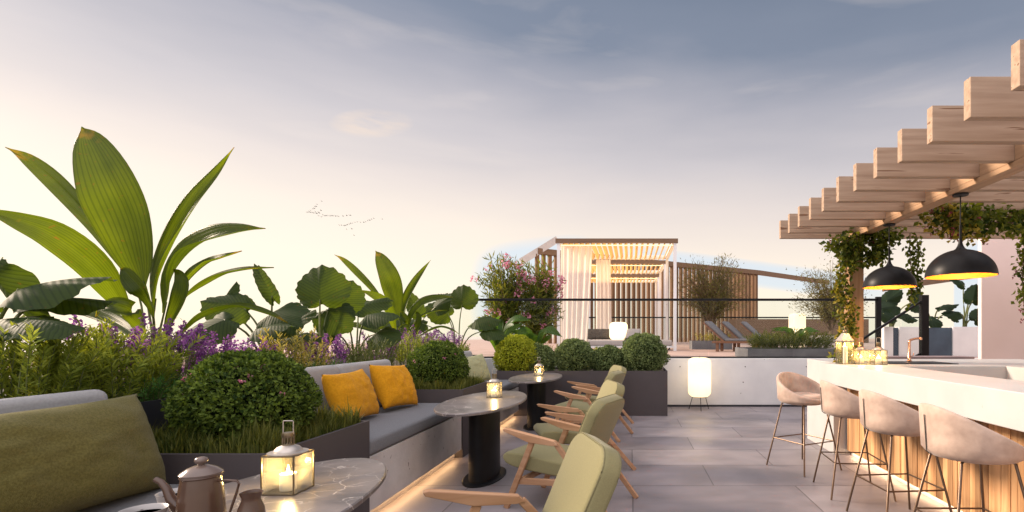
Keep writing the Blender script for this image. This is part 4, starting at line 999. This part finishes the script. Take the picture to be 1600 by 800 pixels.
elephant_ear('dark elephant ear clump right of the largest strap leaved plant', (-3.85, 5.5, .96), [
    (px(425, 462, 5.4), (-.45, -.1, 1), (.6, -.7, 0), .44, .13), (px(380, 480, 5.4), (-.7, -.4, .2), (-.1, -.7, .6), .40, .40), (px(425, 490, 5.2), (.8, -.4, -.2), (.1, -.8, .6), .46, .44),
    (px(350, 500, 5.0), (-.6, -.5, -.4), (-.2, -.8, .5), .42, .4), (px(400, 515, 4.9), (.9, -.3, .25), (0, -.5, .8), .44, .26), (px(345, 480, 5.5), (.3, 0, 1), (-.6, -.8, .1), .34, .16), (px(455, 510, 5.2), (.6, -.3, .5), (.1, -.6, .7), .36, .2)])
elephant_ear('elephant ear plant with one upright round leaf lit through by the sky', (-3.6, 5.95, .96), [
    (px(500, 468, 5.85), (-.02, 0, 1), (.06, -1, .12), .45, .52), (px(530, 474, 6.1), (.3, .2, .8), (.2, -.9, -.1), .36, .40), (px(480, 520, 5.6), (-.2, -.5, -.1), (0, -.4, .9), .40, .45), (px(512, 486, 6.0), (.5, -.1, -.5), (.2, -.9, .3), .36, .40)])
elephant_ear('elephant ear plant with flat spread leaves left of the smaller strap leaved plant', (-3.7, 6.9, .96), [
    (px(575, 492, 6.8), (.9, -.3, .1), (.05, -.5, .85), .50, .34), (px(540, 500, 6.7), (-.5, -.5, .2), (0, -.6, .8), .46, .44), (px(560, 480, 7.1), (.6, .3, .25), (0, -.75, .65), .50, .30), (px(590, 520, 6.7), (.8, -.5, -.2), (0, -.7, .7), .40, .36), (px(520, 520, 6.5), (-.8, -.4, 0), (0, -.6, .8), .36, .3)])
elephant_ear('elephant ear plant with a round leaf just left of the oleanders', (-3.1, 9.2, .96), [
    (px(722, 476, 9.1), (.03, 0, 1), (-.1, -1, .05), .40, .46), (px(745, 500, 9.0), (.9, -.3, .1), (0, -.6, .8), .50, .36), (px(700, 490, 9.3), (-.6, -.3, .3), (0, -.8, .5), .44, .4), (px(760, 515, 8.9), (.8, -.4, -.2), (0, -.6, .8), .42, .3), (px(690, 482, 9.6), (-.3, 0, .9), (-.4, -.8, 0), .32, .28), (px(660, 505, 8.9), (-.8, -.4, 0), (0, -.7, .7), .44, .36)])
elephant_ear('low elephant ear plant among purple flowers beside the middle strap leaves', (-3.9, 8.9, .96), [
    (px(680, 480, 8.9), (.6, -.3, .5), (0, -.8, .5), .40, .34), (px(655, 490, 8.8), (-.3, -.2, .8), (.5, -.8, 0), .45, .25), (px(640, 510, 8.6), (-.8, -.4, .1), (0, -.7, .7), .4, .34), (px(610, 500, 8.8), (-.8, -.1, .3), (0, -.8, .6), .45, .3)])

# boxwood balls
def shrub_ball(name, label, loc, r, rz, mat, n, leaf, flowers=0, group=None, cat='shrub', lump=.15):
    t = thing(name, label, cat, loc, 0, group)
    m = MB(); c = Vector((0, 0, rz * .93))
    sd = rnd(0, 50)
    for i in range(int(n * 2.6)):
        d = rdir()
        if d.z < -.75: d.z = -d.z
        rr = (1 - .24 * R.random() ** 2.0) * (1 + lump * noise.noise(d * 2.6 + Vector((sd, 0, 0))) + lump * .6 * noise.noise(d * 6 + Vector((0, sd, 0))))
        p = c + Vector((d.x * r, d.y * r, d.z * rz)) * rr
        ax = (d * .55 + rdir() * .8 + Vector((0, 0, .25))).normalized()
        m.leaf(p, ax, (d + rdir() * .6), leaf * rnd(.75, 1.3), leaf * rnd(.5, .75))
    m.build('foliage', mat, t)
    MB().ball(c, r * .78, r * .78, rz * .78).build('shade_core', M['box_core'], t)  # solid dark ball, stands for the shade between the leaves
    if flowers:
        f = MB()
        for i in range(flowers):
            d = rdir(); d.y = -abs(d.y); d.z = abs(d.z) * .9
            p0 = c + Vector((d.x * r, d.y * r, d.z * rz)) * 1.0
            for j in range(9): f.leaf(p0 + rdir() * .012, (d + rdir()).normalized(), rdir(), .018, .014)
        f.build('blossoms', M['pinkpetal'], t)
    return t
shrub_ball('flowering_bush', 'big round dark bush dotted with pink blossoms in the near grass planter', (-2.37, 3.18, .70), .365, .30, M['box'], 5200, .027, 10)
shrub_ball('box_ball', 'round dark green bush in the grass planter behind the middle table', (-2.37, 6.32, .70), .35, .305, M['box'], 4200, .026, 5)
G5 = 'clipped box balls in the hedge planter'
shrub_ball('box_ball', 'box ball with lamp glow painted into its lime yellow leaves at the bench end of the hedge', (-2.02, 9.1, .68), .38, .345, M['box_glow'], 3600, .036, 0, G5)
shrub_ball('box_ball', 'low grey green box ball right of the glow tinted one', (-1.67, 9.25, .66), .32, .28, M['box_silver'], 3000, .036, 0, G5)
shrub_ball('box_ball', 'grey green box ball in the middle of the hedge planter', (-1.00, 9.2, .68), .355, .315, M['box_silver'], 3200, .036, 0, G5)
shrub_ball('box_ball', 'smallest grey green box ball left of the tallest one', (-.40, 9.25, .66), .30, .265, M['box_silver'], 2800, .036, 0, G5)
shrub_ball('box_ball', 'tallest grey green box ball at the white wall end of the hedge', (.24, 9.2, .68), .41, .365, M['box_silver'], 4200, .036, 0, G5)

def grass(cx, cy, hx, hy, z, n, hh=.13):
    m = MB()
    for i in range(n):
        x, y = rnd(-hx, hx), rnd(-hy, hy); a = rnd(0, 2 * PI); cl = noise.noise(Vector((x * 7, y * 7, cy))); h = hh * rnd(.35, 1.1) * (1 + .7 * cl) * (1.35 if R.random() < .04 else 1)
        if R.random() < -cl * 1.3: continue
        l = rnd(0, .6) * h; w = rnd(.0025, .005)
        dx, dy = math.cos(a), math.sin(a); b = Vector((x, y, 0)); s = Vector((-dy, dx, 0)) * w
        m1 = b + Vector((dx * l * .3, dy * l * .3, h * .6)); tp = b + Vector((dx * l, dy * l, h))
        m.add([b - s, b + s, m1 + s * .8, m1 - s * .8, tp], [(0, 1, 2, 3), (3, 2, 4)])
    m.open = True; o = m.build('grass', M['grass']); o.location = (cx, cy, z); return struct(o, 'stuff')
grass(-2.378, 3.205, .44, .49, .722, 12000, .15)
grass(-2.378, 6.325, .44, .49, .722, 9000, .14)

# leafy upright shrubs (rosemary like)
def sprig_shrub(name, label, loc, rx, ry, h, nst, mat, leaf, dens, lean=.35, flower=None, nfl=0, group=None, cat='shrub', lw=.22):
    t = thing(name, label, cat, loc, 0, group); m = MB(); st = MB(); fl = MB()
    for i in range(nst):
        a = rnd(0, 2 * PI); q = math.sqrt(R.random()); b = Vector((rx * q * math.cos(a), ry * q * math.sin(a), 0))
        hh = h * rnd(.6, 1.05) * (1 - .25 * q * q); ln = Vector((math.cos(a) * q + rnd(-.4, .4), math.sin(a) * q + rnd(-.4, .4), 0)) * lean * hh
        p1 = b + ln * .35 + Vector((0, 0, hh * .6)); p2 = b + ln + Vector((0, 0, hh))
        st.tube([b, p1, p2], [.004, .003, .0015], 4)
        for k in range(dens):
            f = .18 + .82 * (k + R.random()) / dens
            p = b.lerp(p1, f / .6) if f < .6 else p1.lerp(p2, (f - .6) / .4)
            up = (p2 - p1).normalized(); d = rdir(); d = (d - up * d.dot(up)); d = (d.normalized() * .8 + up * .75)
            m.leaf(p, d, up, leaf * rnd(.7, 1.2), leaf * lw)
        if flower and i < nfl:
            for k in range(60):
                f = R.random() ** .8; p = p2 - (p2 - p1).normalized() * .17 * f + rdir() * .032 * (.35 + f)
                fl.leaf(p, rdir() + Vector((0, 0, .4)), rdir(), .024, .019)
    m.build('foliage', mat, t); st.build('stem', M['stem'], t)
    if flower: fl.build('blossoms', flower, t)
    return t
SG = 'low shrubs along the long planter'
sprig_shrub('rosemary_shrub', 'feathery green rosemary shrub at the frame edge over the olive pillow', (-3.17, 2.62, .95), .22, .35, .52, 85, M['rosemary'], .058, 60, group=SG)
sprig_shrub('rosemary_shrub', 'feathery green rosemary shrub left of the purple flowers', (-3.17, 3.08, .95), .22, .34, .52, 80, M['rosemary'], .058, 60, group=SG)
sprig_shrub('rosemary_shrub', 'thin grey leaved shrub between bright green tuft and flowering bush', (-3.12, 3.62, .95), .18, .24, .36, 46, M['rosemary_grey'], .042, 34, group=SG)
sprig_shrub('herb_tuft', 'bright fine leaved green tuft in front of the purple flowers', (-3.0, 3.22, .95), .11, .20, .20, 70, M['fine_green'], .035, 22, .9, group=SG)
sprig_shrub('golden_shrub', 'golden leaved shrub just behind the big flowering bush', (-3.2, 4.85, .95), .22, .34, .50, 46, M['rosemary_gold'], .060, 30, group=SG, lw=.26)
sprig_shrub('herb_tuft', 'low green tuft behind the white back cushions of the orange pillows', (-3.02, 5.0, .95), .10, .5, .20, 90, M['fine_green'], .035, 18, .8, group=SG)
sprig_shrub('rosemary_shrub', 'mid green shrub behind the second orange pillow', (-3.15, 6.2, .95), .24, .45, .42, 60, M['rosemary_grey'], .05, 34, group=SG)
sprig_shrub('rosemary_shrub', 'yellowish green shrub above the second round bush', (-3.15, 7.6, .95), .26, .60, .50, 70, M['rosemary'], .055, 34, group=SG)
sprig_shrub('rosemary_shrub', 'green shrub at the far end of the long planter', (-3.1, 8.9, .95), .24, .5, .34, 56, M['rosemary'], .055, 30, group=SG)
PGp = 'purple flowering plants in the long planter'
for (x, y, w_, h, n, lab) in ((-3.33, 3.50, .26, .60, 48, 'widest purple flowering clump under the largest strap leaves'), (-3.35, 3.98, .16, .52, 26, 'purple flowering clump just right of the widest purple one'), (-3.4, 4.45, .20, .50, 26, 'purple flowering clump over the top of the big flowering bush'), (-3.35, 5.55, .24, .52, 30, 'purple flowering clump right of the golden shrub'),
                              (-3.4, 6.95, .20, .50, 20, 'small purple flowering clump under the flat elephant ear leaves'), (-3.35, 8.05, .30, .60, 34, 'purple flowering clump before the smaller strap leaved plant'), (-3.3, 9.0, .30, .55, 30, 'farthest purple flowering clump next to the oleanders')):
    sprig_shrub('purple_flower_plant', lab, (x, y, .95), w_ * .8, w_ * 1.3, h, n, M['rosemary_grey'], .04, 14, .3, M['purple'], n, PGp, 'flowers')

# oleanders on the terrace behind the rail
def branchy(name, label, loc, h, crown, nleaf, leaf, lw, mat, trunk_h, nbr, spread, cat, flowers=None, nfl=0, group=None, upright=.4, trunks=1):
    t = thing(name, label, cat, loc, 0, group); tr = MB(); lf = MB(); fl = MB(); tips = []
    for q in range(trunks):
        b0 = Vector((rnd(-.08, .08) * (trunks > 1), rnd(-.08, .08), 0)); top = Vector((rnd(-.12, .12) * h * .5, rnd(-.1, .1) * h * .4, trunk_h))
        tr.tube([b0, b0.lerp(top, .5) + Vector((rnd(-.04, .04), 0, 0)), top], [.045 * h / 3, .036 * h / 3, .028 * h / 3], 7)
        for i in range(nbr):
            a = rnd(0, 2 * PI); e = Vector((math.cos(a) * spread * rnd(.25, 1), math.sin(a) * spread * rnd(.25, 1), 0)); s0 = b0.lerp(top, rnd(.6, 1))
            zt = trunk_h + (h - trunk_h) * rnd(.25, 1) * (1 - .28 * (Vector((e.x, e.y)).length / spread) ** 2)
            end = Vector((e.x, e.y, zt)); mid = s0.lerp(end, .5) + Vector((-e.x * .15, -e.y * .15, .06 * h))
            c = catmull([s0, mid, end], 6); tr.tube(c, [.016 * h / 3 * (1 - .12 * k) for k in range(7)], 5); tips.append(c)
    for i in range(nleaf):
        c = R.choice(tips); k = rnd(1.6, 6); p = c[int(k)].lerp(c[min(6, int(k) + 1)], k - int(k)); up = (c[6] - c[3]).normalized()
        p = p + rdir() * crown * rnd(0, 1); d = (rdir() + up * upright * 2)
        lf.leaf(p, d, rdir(), leaf * rnd(.6, 1.2), leaf * lw)
    tr.build('trunk', M['bark'], t, smooth=60); lf.build('crown', mat, t)
    if flowers:
        for i in range(nfl):
            c = R.choice(tips); p0 = c[6] + rdir() * crown * .7 + Vector((0, 0, .03))
            for j in range(16): fl.leaf(p0 + rdir() * .07, rdir(), rdir(), .065, .05)
        fl.build('blossoms', flowers, t)
    return t
OG = 'oleanders beside the cabana'
branchy('oleander', 'pink flowering oleander standing free left of the slat screen', (-2.95, 12.0, .9), 2.5, .20, 4600, .19, .17, M['oleander'], .25, 34, .6, 'shrub', M['pinkpetal'], 26, OG, .45, 3)
branchy('oleander', 'pink flowering oleander close to the cabana curtain', (-2.25, 12.4, .9), 2.35, .22, 4800, .19, .17, M['oleander'], .25, 36, .6, 'shrub', M['pinkpetal'], 34, OG, .4, 3)
def broad_low(label, loc, n, h, L, mat, group, spread=.3):
    t = thing('broad_leaf_plant', label, 'plant', loc, 0, group)
    for i in range(n):
        a = 2 * PI * i / n + rnd(-.3, .3); d = Vector((math.cos(a), math.sin(a), 0)); q = rnd(.7, 1.1)
        m = MB(); strap_leaf(m, [Vector((0, 0, 0)), d * spread * .3 + Vector((0, 0, h * .55 * q)), d * spread * .8 + Vector((0, 0, h * .95 * q)), d * spread * 1.5 * q + Vector((0, 0, h * rnd(.75, 1.05)))], L, Vector((-d.x * .5, -.6, .7)), .2, .62); m.build('leaf', mat, t, smooth=180)
    return t
BG = 'broad leaved plants on the terrace'
broad_low('dark broad leaved plant under the free standing oleander', (-2.9, 11.2, .9), 9, .8, .26, M['ear'], BG, .5)
broad_low('broad leaved plant under the oleander by the curtain', (-2.1, 11.3, .9), 9, .55, .24, M['ear'], BG, .4)
sprig_shrub('terrace_shrub', 'low yellowish shrub before the cabana curtain', (-1.95, 10.9, .9), .5, .3, .32, 40, M['rosemary_gold'], .08, 16)
sprig_shrub('terrace_shrub', 'low green shrub in front of the cabana daybed', (-.8, 10.7, .9), .9, .3, .24, 60, M['rosemary'], .07, 14)

# olives
branchy('olive_tree', 'many stemmed olive tree in front of the slat screen', (2.65, 17.0, 1.1), 3.0, .34, 9500, .11, .20, M['olive'], .7, 70, 1.35, 'tree', group='olive trees', trunks=3)
branchy('olive_tree', 'bushy olive tree just behind the vine covered post', (5.15, 13.2, 1.25), 2.1, .28, 9000, .075, .25, M['olive'], .35, 50, 1.0, 'tree', group='olive trees', trunks=3)
o = planter('terrace_planter', 'small pale terrace planter with yellowish plants under the olive tree', 2.0, 3.3, 16.6, 17.4, .28, M['terrace_planter']); o.location.z = .9
sprig_shrub('terrace_shrub', 'yellowish low shrub at the foot of the olive tree', (2.65, 16.85, 1.13), .6, .25, .34, 46, M['rosemary_gold'], .09, 14)
o = planter('terrace_planter', 'long low terrace planter with bushy grass behind the glass', 2.39, 4.5, 10.42, 11.7, .20, M['terrace_planter']); o.location.z = .9
sprig_shrub('grass_shrub', 'bushy dark green grass plant filling the long terrace planter', (3.45, 11.0, 1.05), .85, .45, .42, 210, M['grass'], .13, 16, .6, lw=.12)
broad_low('short broad leaved plant rising from the bushy terrace grass', (3.6, 11.1, 1.08), 10, .42, .12, M['ear'], BG, .35)
t = thing('pot', 'sloping pale stone pot under the bushy olive tree', 'pot', (5.15, 13.2, .9))
m = MB(); m.M = Matrix.Rotation(PI / 4, 4, 'Z'); m.lathe([(.34, 0), (.58, .46), (.54, .46), (.5, .40), (.01, .40)], 4); m.build('body', M['concrete'], t)

# big dark leaves right of the stair
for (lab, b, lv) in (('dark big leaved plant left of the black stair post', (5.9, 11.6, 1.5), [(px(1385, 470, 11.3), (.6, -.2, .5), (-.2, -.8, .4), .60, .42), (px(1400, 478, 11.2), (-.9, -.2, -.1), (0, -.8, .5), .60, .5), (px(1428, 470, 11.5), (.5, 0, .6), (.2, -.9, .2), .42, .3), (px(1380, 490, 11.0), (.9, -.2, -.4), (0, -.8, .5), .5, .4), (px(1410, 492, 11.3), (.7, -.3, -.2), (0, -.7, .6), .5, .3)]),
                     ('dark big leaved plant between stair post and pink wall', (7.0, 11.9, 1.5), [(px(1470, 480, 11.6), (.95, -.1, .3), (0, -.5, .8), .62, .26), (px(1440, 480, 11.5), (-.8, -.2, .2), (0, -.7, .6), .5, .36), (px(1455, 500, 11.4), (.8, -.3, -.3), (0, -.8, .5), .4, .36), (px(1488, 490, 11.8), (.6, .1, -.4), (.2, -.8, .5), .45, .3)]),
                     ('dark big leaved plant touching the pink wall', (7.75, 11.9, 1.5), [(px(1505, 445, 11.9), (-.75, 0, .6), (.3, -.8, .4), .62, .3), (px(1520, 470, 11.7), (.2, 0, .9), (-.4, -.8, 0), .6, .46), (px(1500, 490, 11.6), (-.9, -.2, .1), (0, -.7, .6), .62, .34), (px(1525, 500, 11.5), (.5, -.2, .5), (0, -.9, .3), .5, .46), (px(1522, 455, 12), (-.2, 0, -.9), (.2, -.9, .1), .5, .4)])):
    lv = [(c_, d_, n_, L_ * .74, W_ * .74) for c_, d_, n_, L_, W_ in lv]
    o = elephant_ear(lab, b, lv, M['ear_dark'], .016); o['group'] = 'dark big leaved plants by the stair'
o = MB().bar((6.4, 13.0, 2.55), (9.2, 12.2, 2.95), .14, .14).build('roof_beam', M['slat_beam']); tag(o, 'sloping brown timber beam above the dark leaves by the pink wall', 'beam')
MBs = thing('terrace_gate', 'dark upright timber screen hard against the pink wall edge', 'screen', (7.9, 11.3, .9))
sm = MB()
for i in range(8): sm.box(i * .14, i * .14 + .09, 0, .04, .64, 1.75)
sm.build('slats', M['brown_wood'], MBs); MB().box(-.02, 1.08, -.02, .06, 1.752, 1.82).build('top_rail', M['brown_wood'], MBs)

# vines
def vine(name, label, paths, n, rad, leaf, mat, group, stem_r=.006, hang=.3, buds=0, mat2=None, n2=0):
    o0 = Vector(paths[0][0]); t = thing(name, label, 'climbing plant', o0, 0, group); st = MB(); lf = MB(); bd = MB(); l2 = MB()
    cs = []
    for p in paths:
        c = catmull([Vector(q) - o0 for q in p], 24); cs.append(c); st.tube(c, stem_r, 5)
    n, n2 = int(n * .78), int(n2 * .85)
    for i in range(n + n2):
        c = R.choice(cs); k = rnd(0, 23.9); p = c[int(k)].lerp(c[int(k) + 1], k - int(k)); r = rad(k / 24) if callable(rad) else rad
        p = p + rdir() * r * math.sqrt(R.random()); d = rdir() + Vector((0, -.2, -hang))
        (lf if i < n else l2).leaf(p, d, rdir() + Vector((0, -.8, .5)), leaf * rnd(.6, 1.25), leaf * rnd(.6, .85), .2)
    for i in range(buds):
        c = R.choice(cs); p = R.choice(c) + rdir() * (rad(.5) if callable(rad) else rad)
        for j in range(7): bd.leaf(p + rdir() * .012, rdir(), rdir(), .024, .018)
    lf.build('foliage', mat, t); st.build('stem', M['bark'], t)
    if n2: l2.build('gold_lit_leaves', mat2, t)  # leaves coloured as if lit golden
    if buds: bd.build('blossoms', M['redbud'], t)
    return t
VG = 'climbers on the pergola'
vine('vine', 'leafy vine wound down the timber post to the bar end', [[(2.62, 6.10, 2.5), (2.56, 6.1, 2.0), (2.60, 6.08, 1.6), (2.54, 6.02, 1.3), (2.50, 5.95, 1.1)], [(2.60, 6.2, 2.4), (2.50, 6.15, 1.9), (2.56, 6.08, 1.4), (2.42, 5.98, 1.08)]], 900, lambda s: .07 + .06 * s, .058, M['vine'], VG, n2=420, mat2=M['vine_gold_lit'])
vine('vine', 'dense dark vine bunched at the top of the post', [[(2.36, 6.05, 2.42), (2.55, 6.0, 2.5), (2.85, 6.0, 2.55), (3.1, 5.95, 2.60)], [(2.45, 5.95, 2.3), (2.65, 5.95, 2.42), (2.9, 5.9, 2.5), (3.0, 5.9, 2.5)], [(2.5, 6, 2.25), (2.7, 5.95, 2.28), (2.85, 5.9, 2.3), (2.9, 5.9, 2.38)]], 1300, .13, .068, M['vine'], VG, buds=6)
vine('vine', 'vine with golden light painted into its leaf colour and red buds, hanging between the two pendants', [[(2.98, 5.2, 2.58), (3.1, 5.1, 2.48), (3.25, 5.0, 2.40), (3.45, 4.95, 2.36)], [(3.0, 5.0, 2.62), (3.05, 4.9, 2.56), (3.1, 4.85, 2.45), (3.2, 4.85, 2.38)]], 260, .11, .062, M['vine'], VG, buds=26, mat2=M['vine_gold_lit'], n2=420)
vine('vine', 'long dark vine trailing along the beams behind the nearest pendant', [[(3.0, 4.9, 2.58), (3.5, 5.0, 2.56), (4.1, 5.1, 2.55), (4.6, 5.2, 2.52)], [(3.1, 4.8, 2.48), (3.5, 4.9, 2.47), (4.0, 5.0, 2.48), (4.5, 5.1, 2.45)]], 1500, .14, .066, M['vine'], VG, buds=14)
vine('vine', 'thin hanging vine strand beside the far pendant', [[(3.25, 5.95, 2.58), (3.25, 5.95, 2.3), (3.27, 5.95, 2.05), (3.26, 5.95, 1.75)], [(3.32, 5.95, 2.55), (3.35, 5.95, 2.3), (3.33, 5.95, 2.1), (3.33, 5.95, 1.9)]], 340, .075, .06, M['vine'], VG, hang=1.2)
vine('vine', 'hanging vine with dark red buds at the frame edge', [[(4.05, 5.3, 2.55), (4.08, 5.3, 2.35), (4.06, 5.3, 2.0), (4.08, 5.3, 1.65)], [(4.15, 5.3, 2.5), (4.14, 5.3, 2.2), (4.18, 5.3, 1.95), (4.14, 5.3, 1.55)]], 620, .10, .06, M['vine'], VG, hang=1.0, buds=26)

# ------------------------------------------------------------------ birds
def bird():
    t = thing('bird', 'tiny dark bird flying in the distant flock', 'bird', (0, 0, 0), 0, 'flock of distant birds')
    m = MB(); m.lathe([(.002, -.30), (.05, -.22), (.075, -.05), (.06, .12), (.035, .2), (.04, .25), (.002, .34)], 8)
    rot = Matrix.Rotation(-PI / 2, 4, 'Y'); m.v = [rot @ v for v in m.v]
    for s in (1, -1):
        m.prism([(-.12, .02 * s), (.16, .02 * s), (.10, .32 * s), (.16, .62 * s), (.04, .34 * s)], -.012, .012, 2)
        for i in range(len(m.v) - 10, len(m.v)): m.v[i].z += abs(m.v[i].y) * .55
    m.build('body', M['bird'], t)
    return t
bp = [(430, 147), (358, 196), (345, 228), (325, 232), (312, 258), (290, 264), (318, 262), (255, 288), (232, 305), (215, 318), (196, 320), (248, 320), (278, 324), (305, 330), (328, 308), (345, 332), (356, 340), (382, 318), (392, 332), (418, 290), (380, 374), (424, 390), (448, 360), (476, 374), (498, 372), (526, 372), (560, 376), (585, 372), (606, 374), (645, 378), (672, 376), (694, 386), (764, 378), (820, 370), (872, 365), (884, 368),
      (704, 520), (742, 522), (780, 528), (800, 524), (818, 516), (832, 510), (864, 502), (882, 492), (912, 488), (948, 476), (988, 468), (1035, 476), (1085, 475), (1112, 468), (1148, 450), (1180, 442), (1208, 426), (1245, 414), (1373, 424), (816, 582), (900, 578), (934, 680)]
b0 = bird()
for i, (x, y) in enumerate(bp):
    Yb = 210 + rnd(-15, 15); p = P(460 + x * .1, 300 + y * .1, Yb)
    o = b0 if i == 0 else dup(b0)
    o.location = p; o.rotation_euler = (rnd(-.3, .3), rnd(-.2, .2), PI + rnd(-.5, .5)); s = rnd(.85, 1.25); o.scale = (s, s, s)
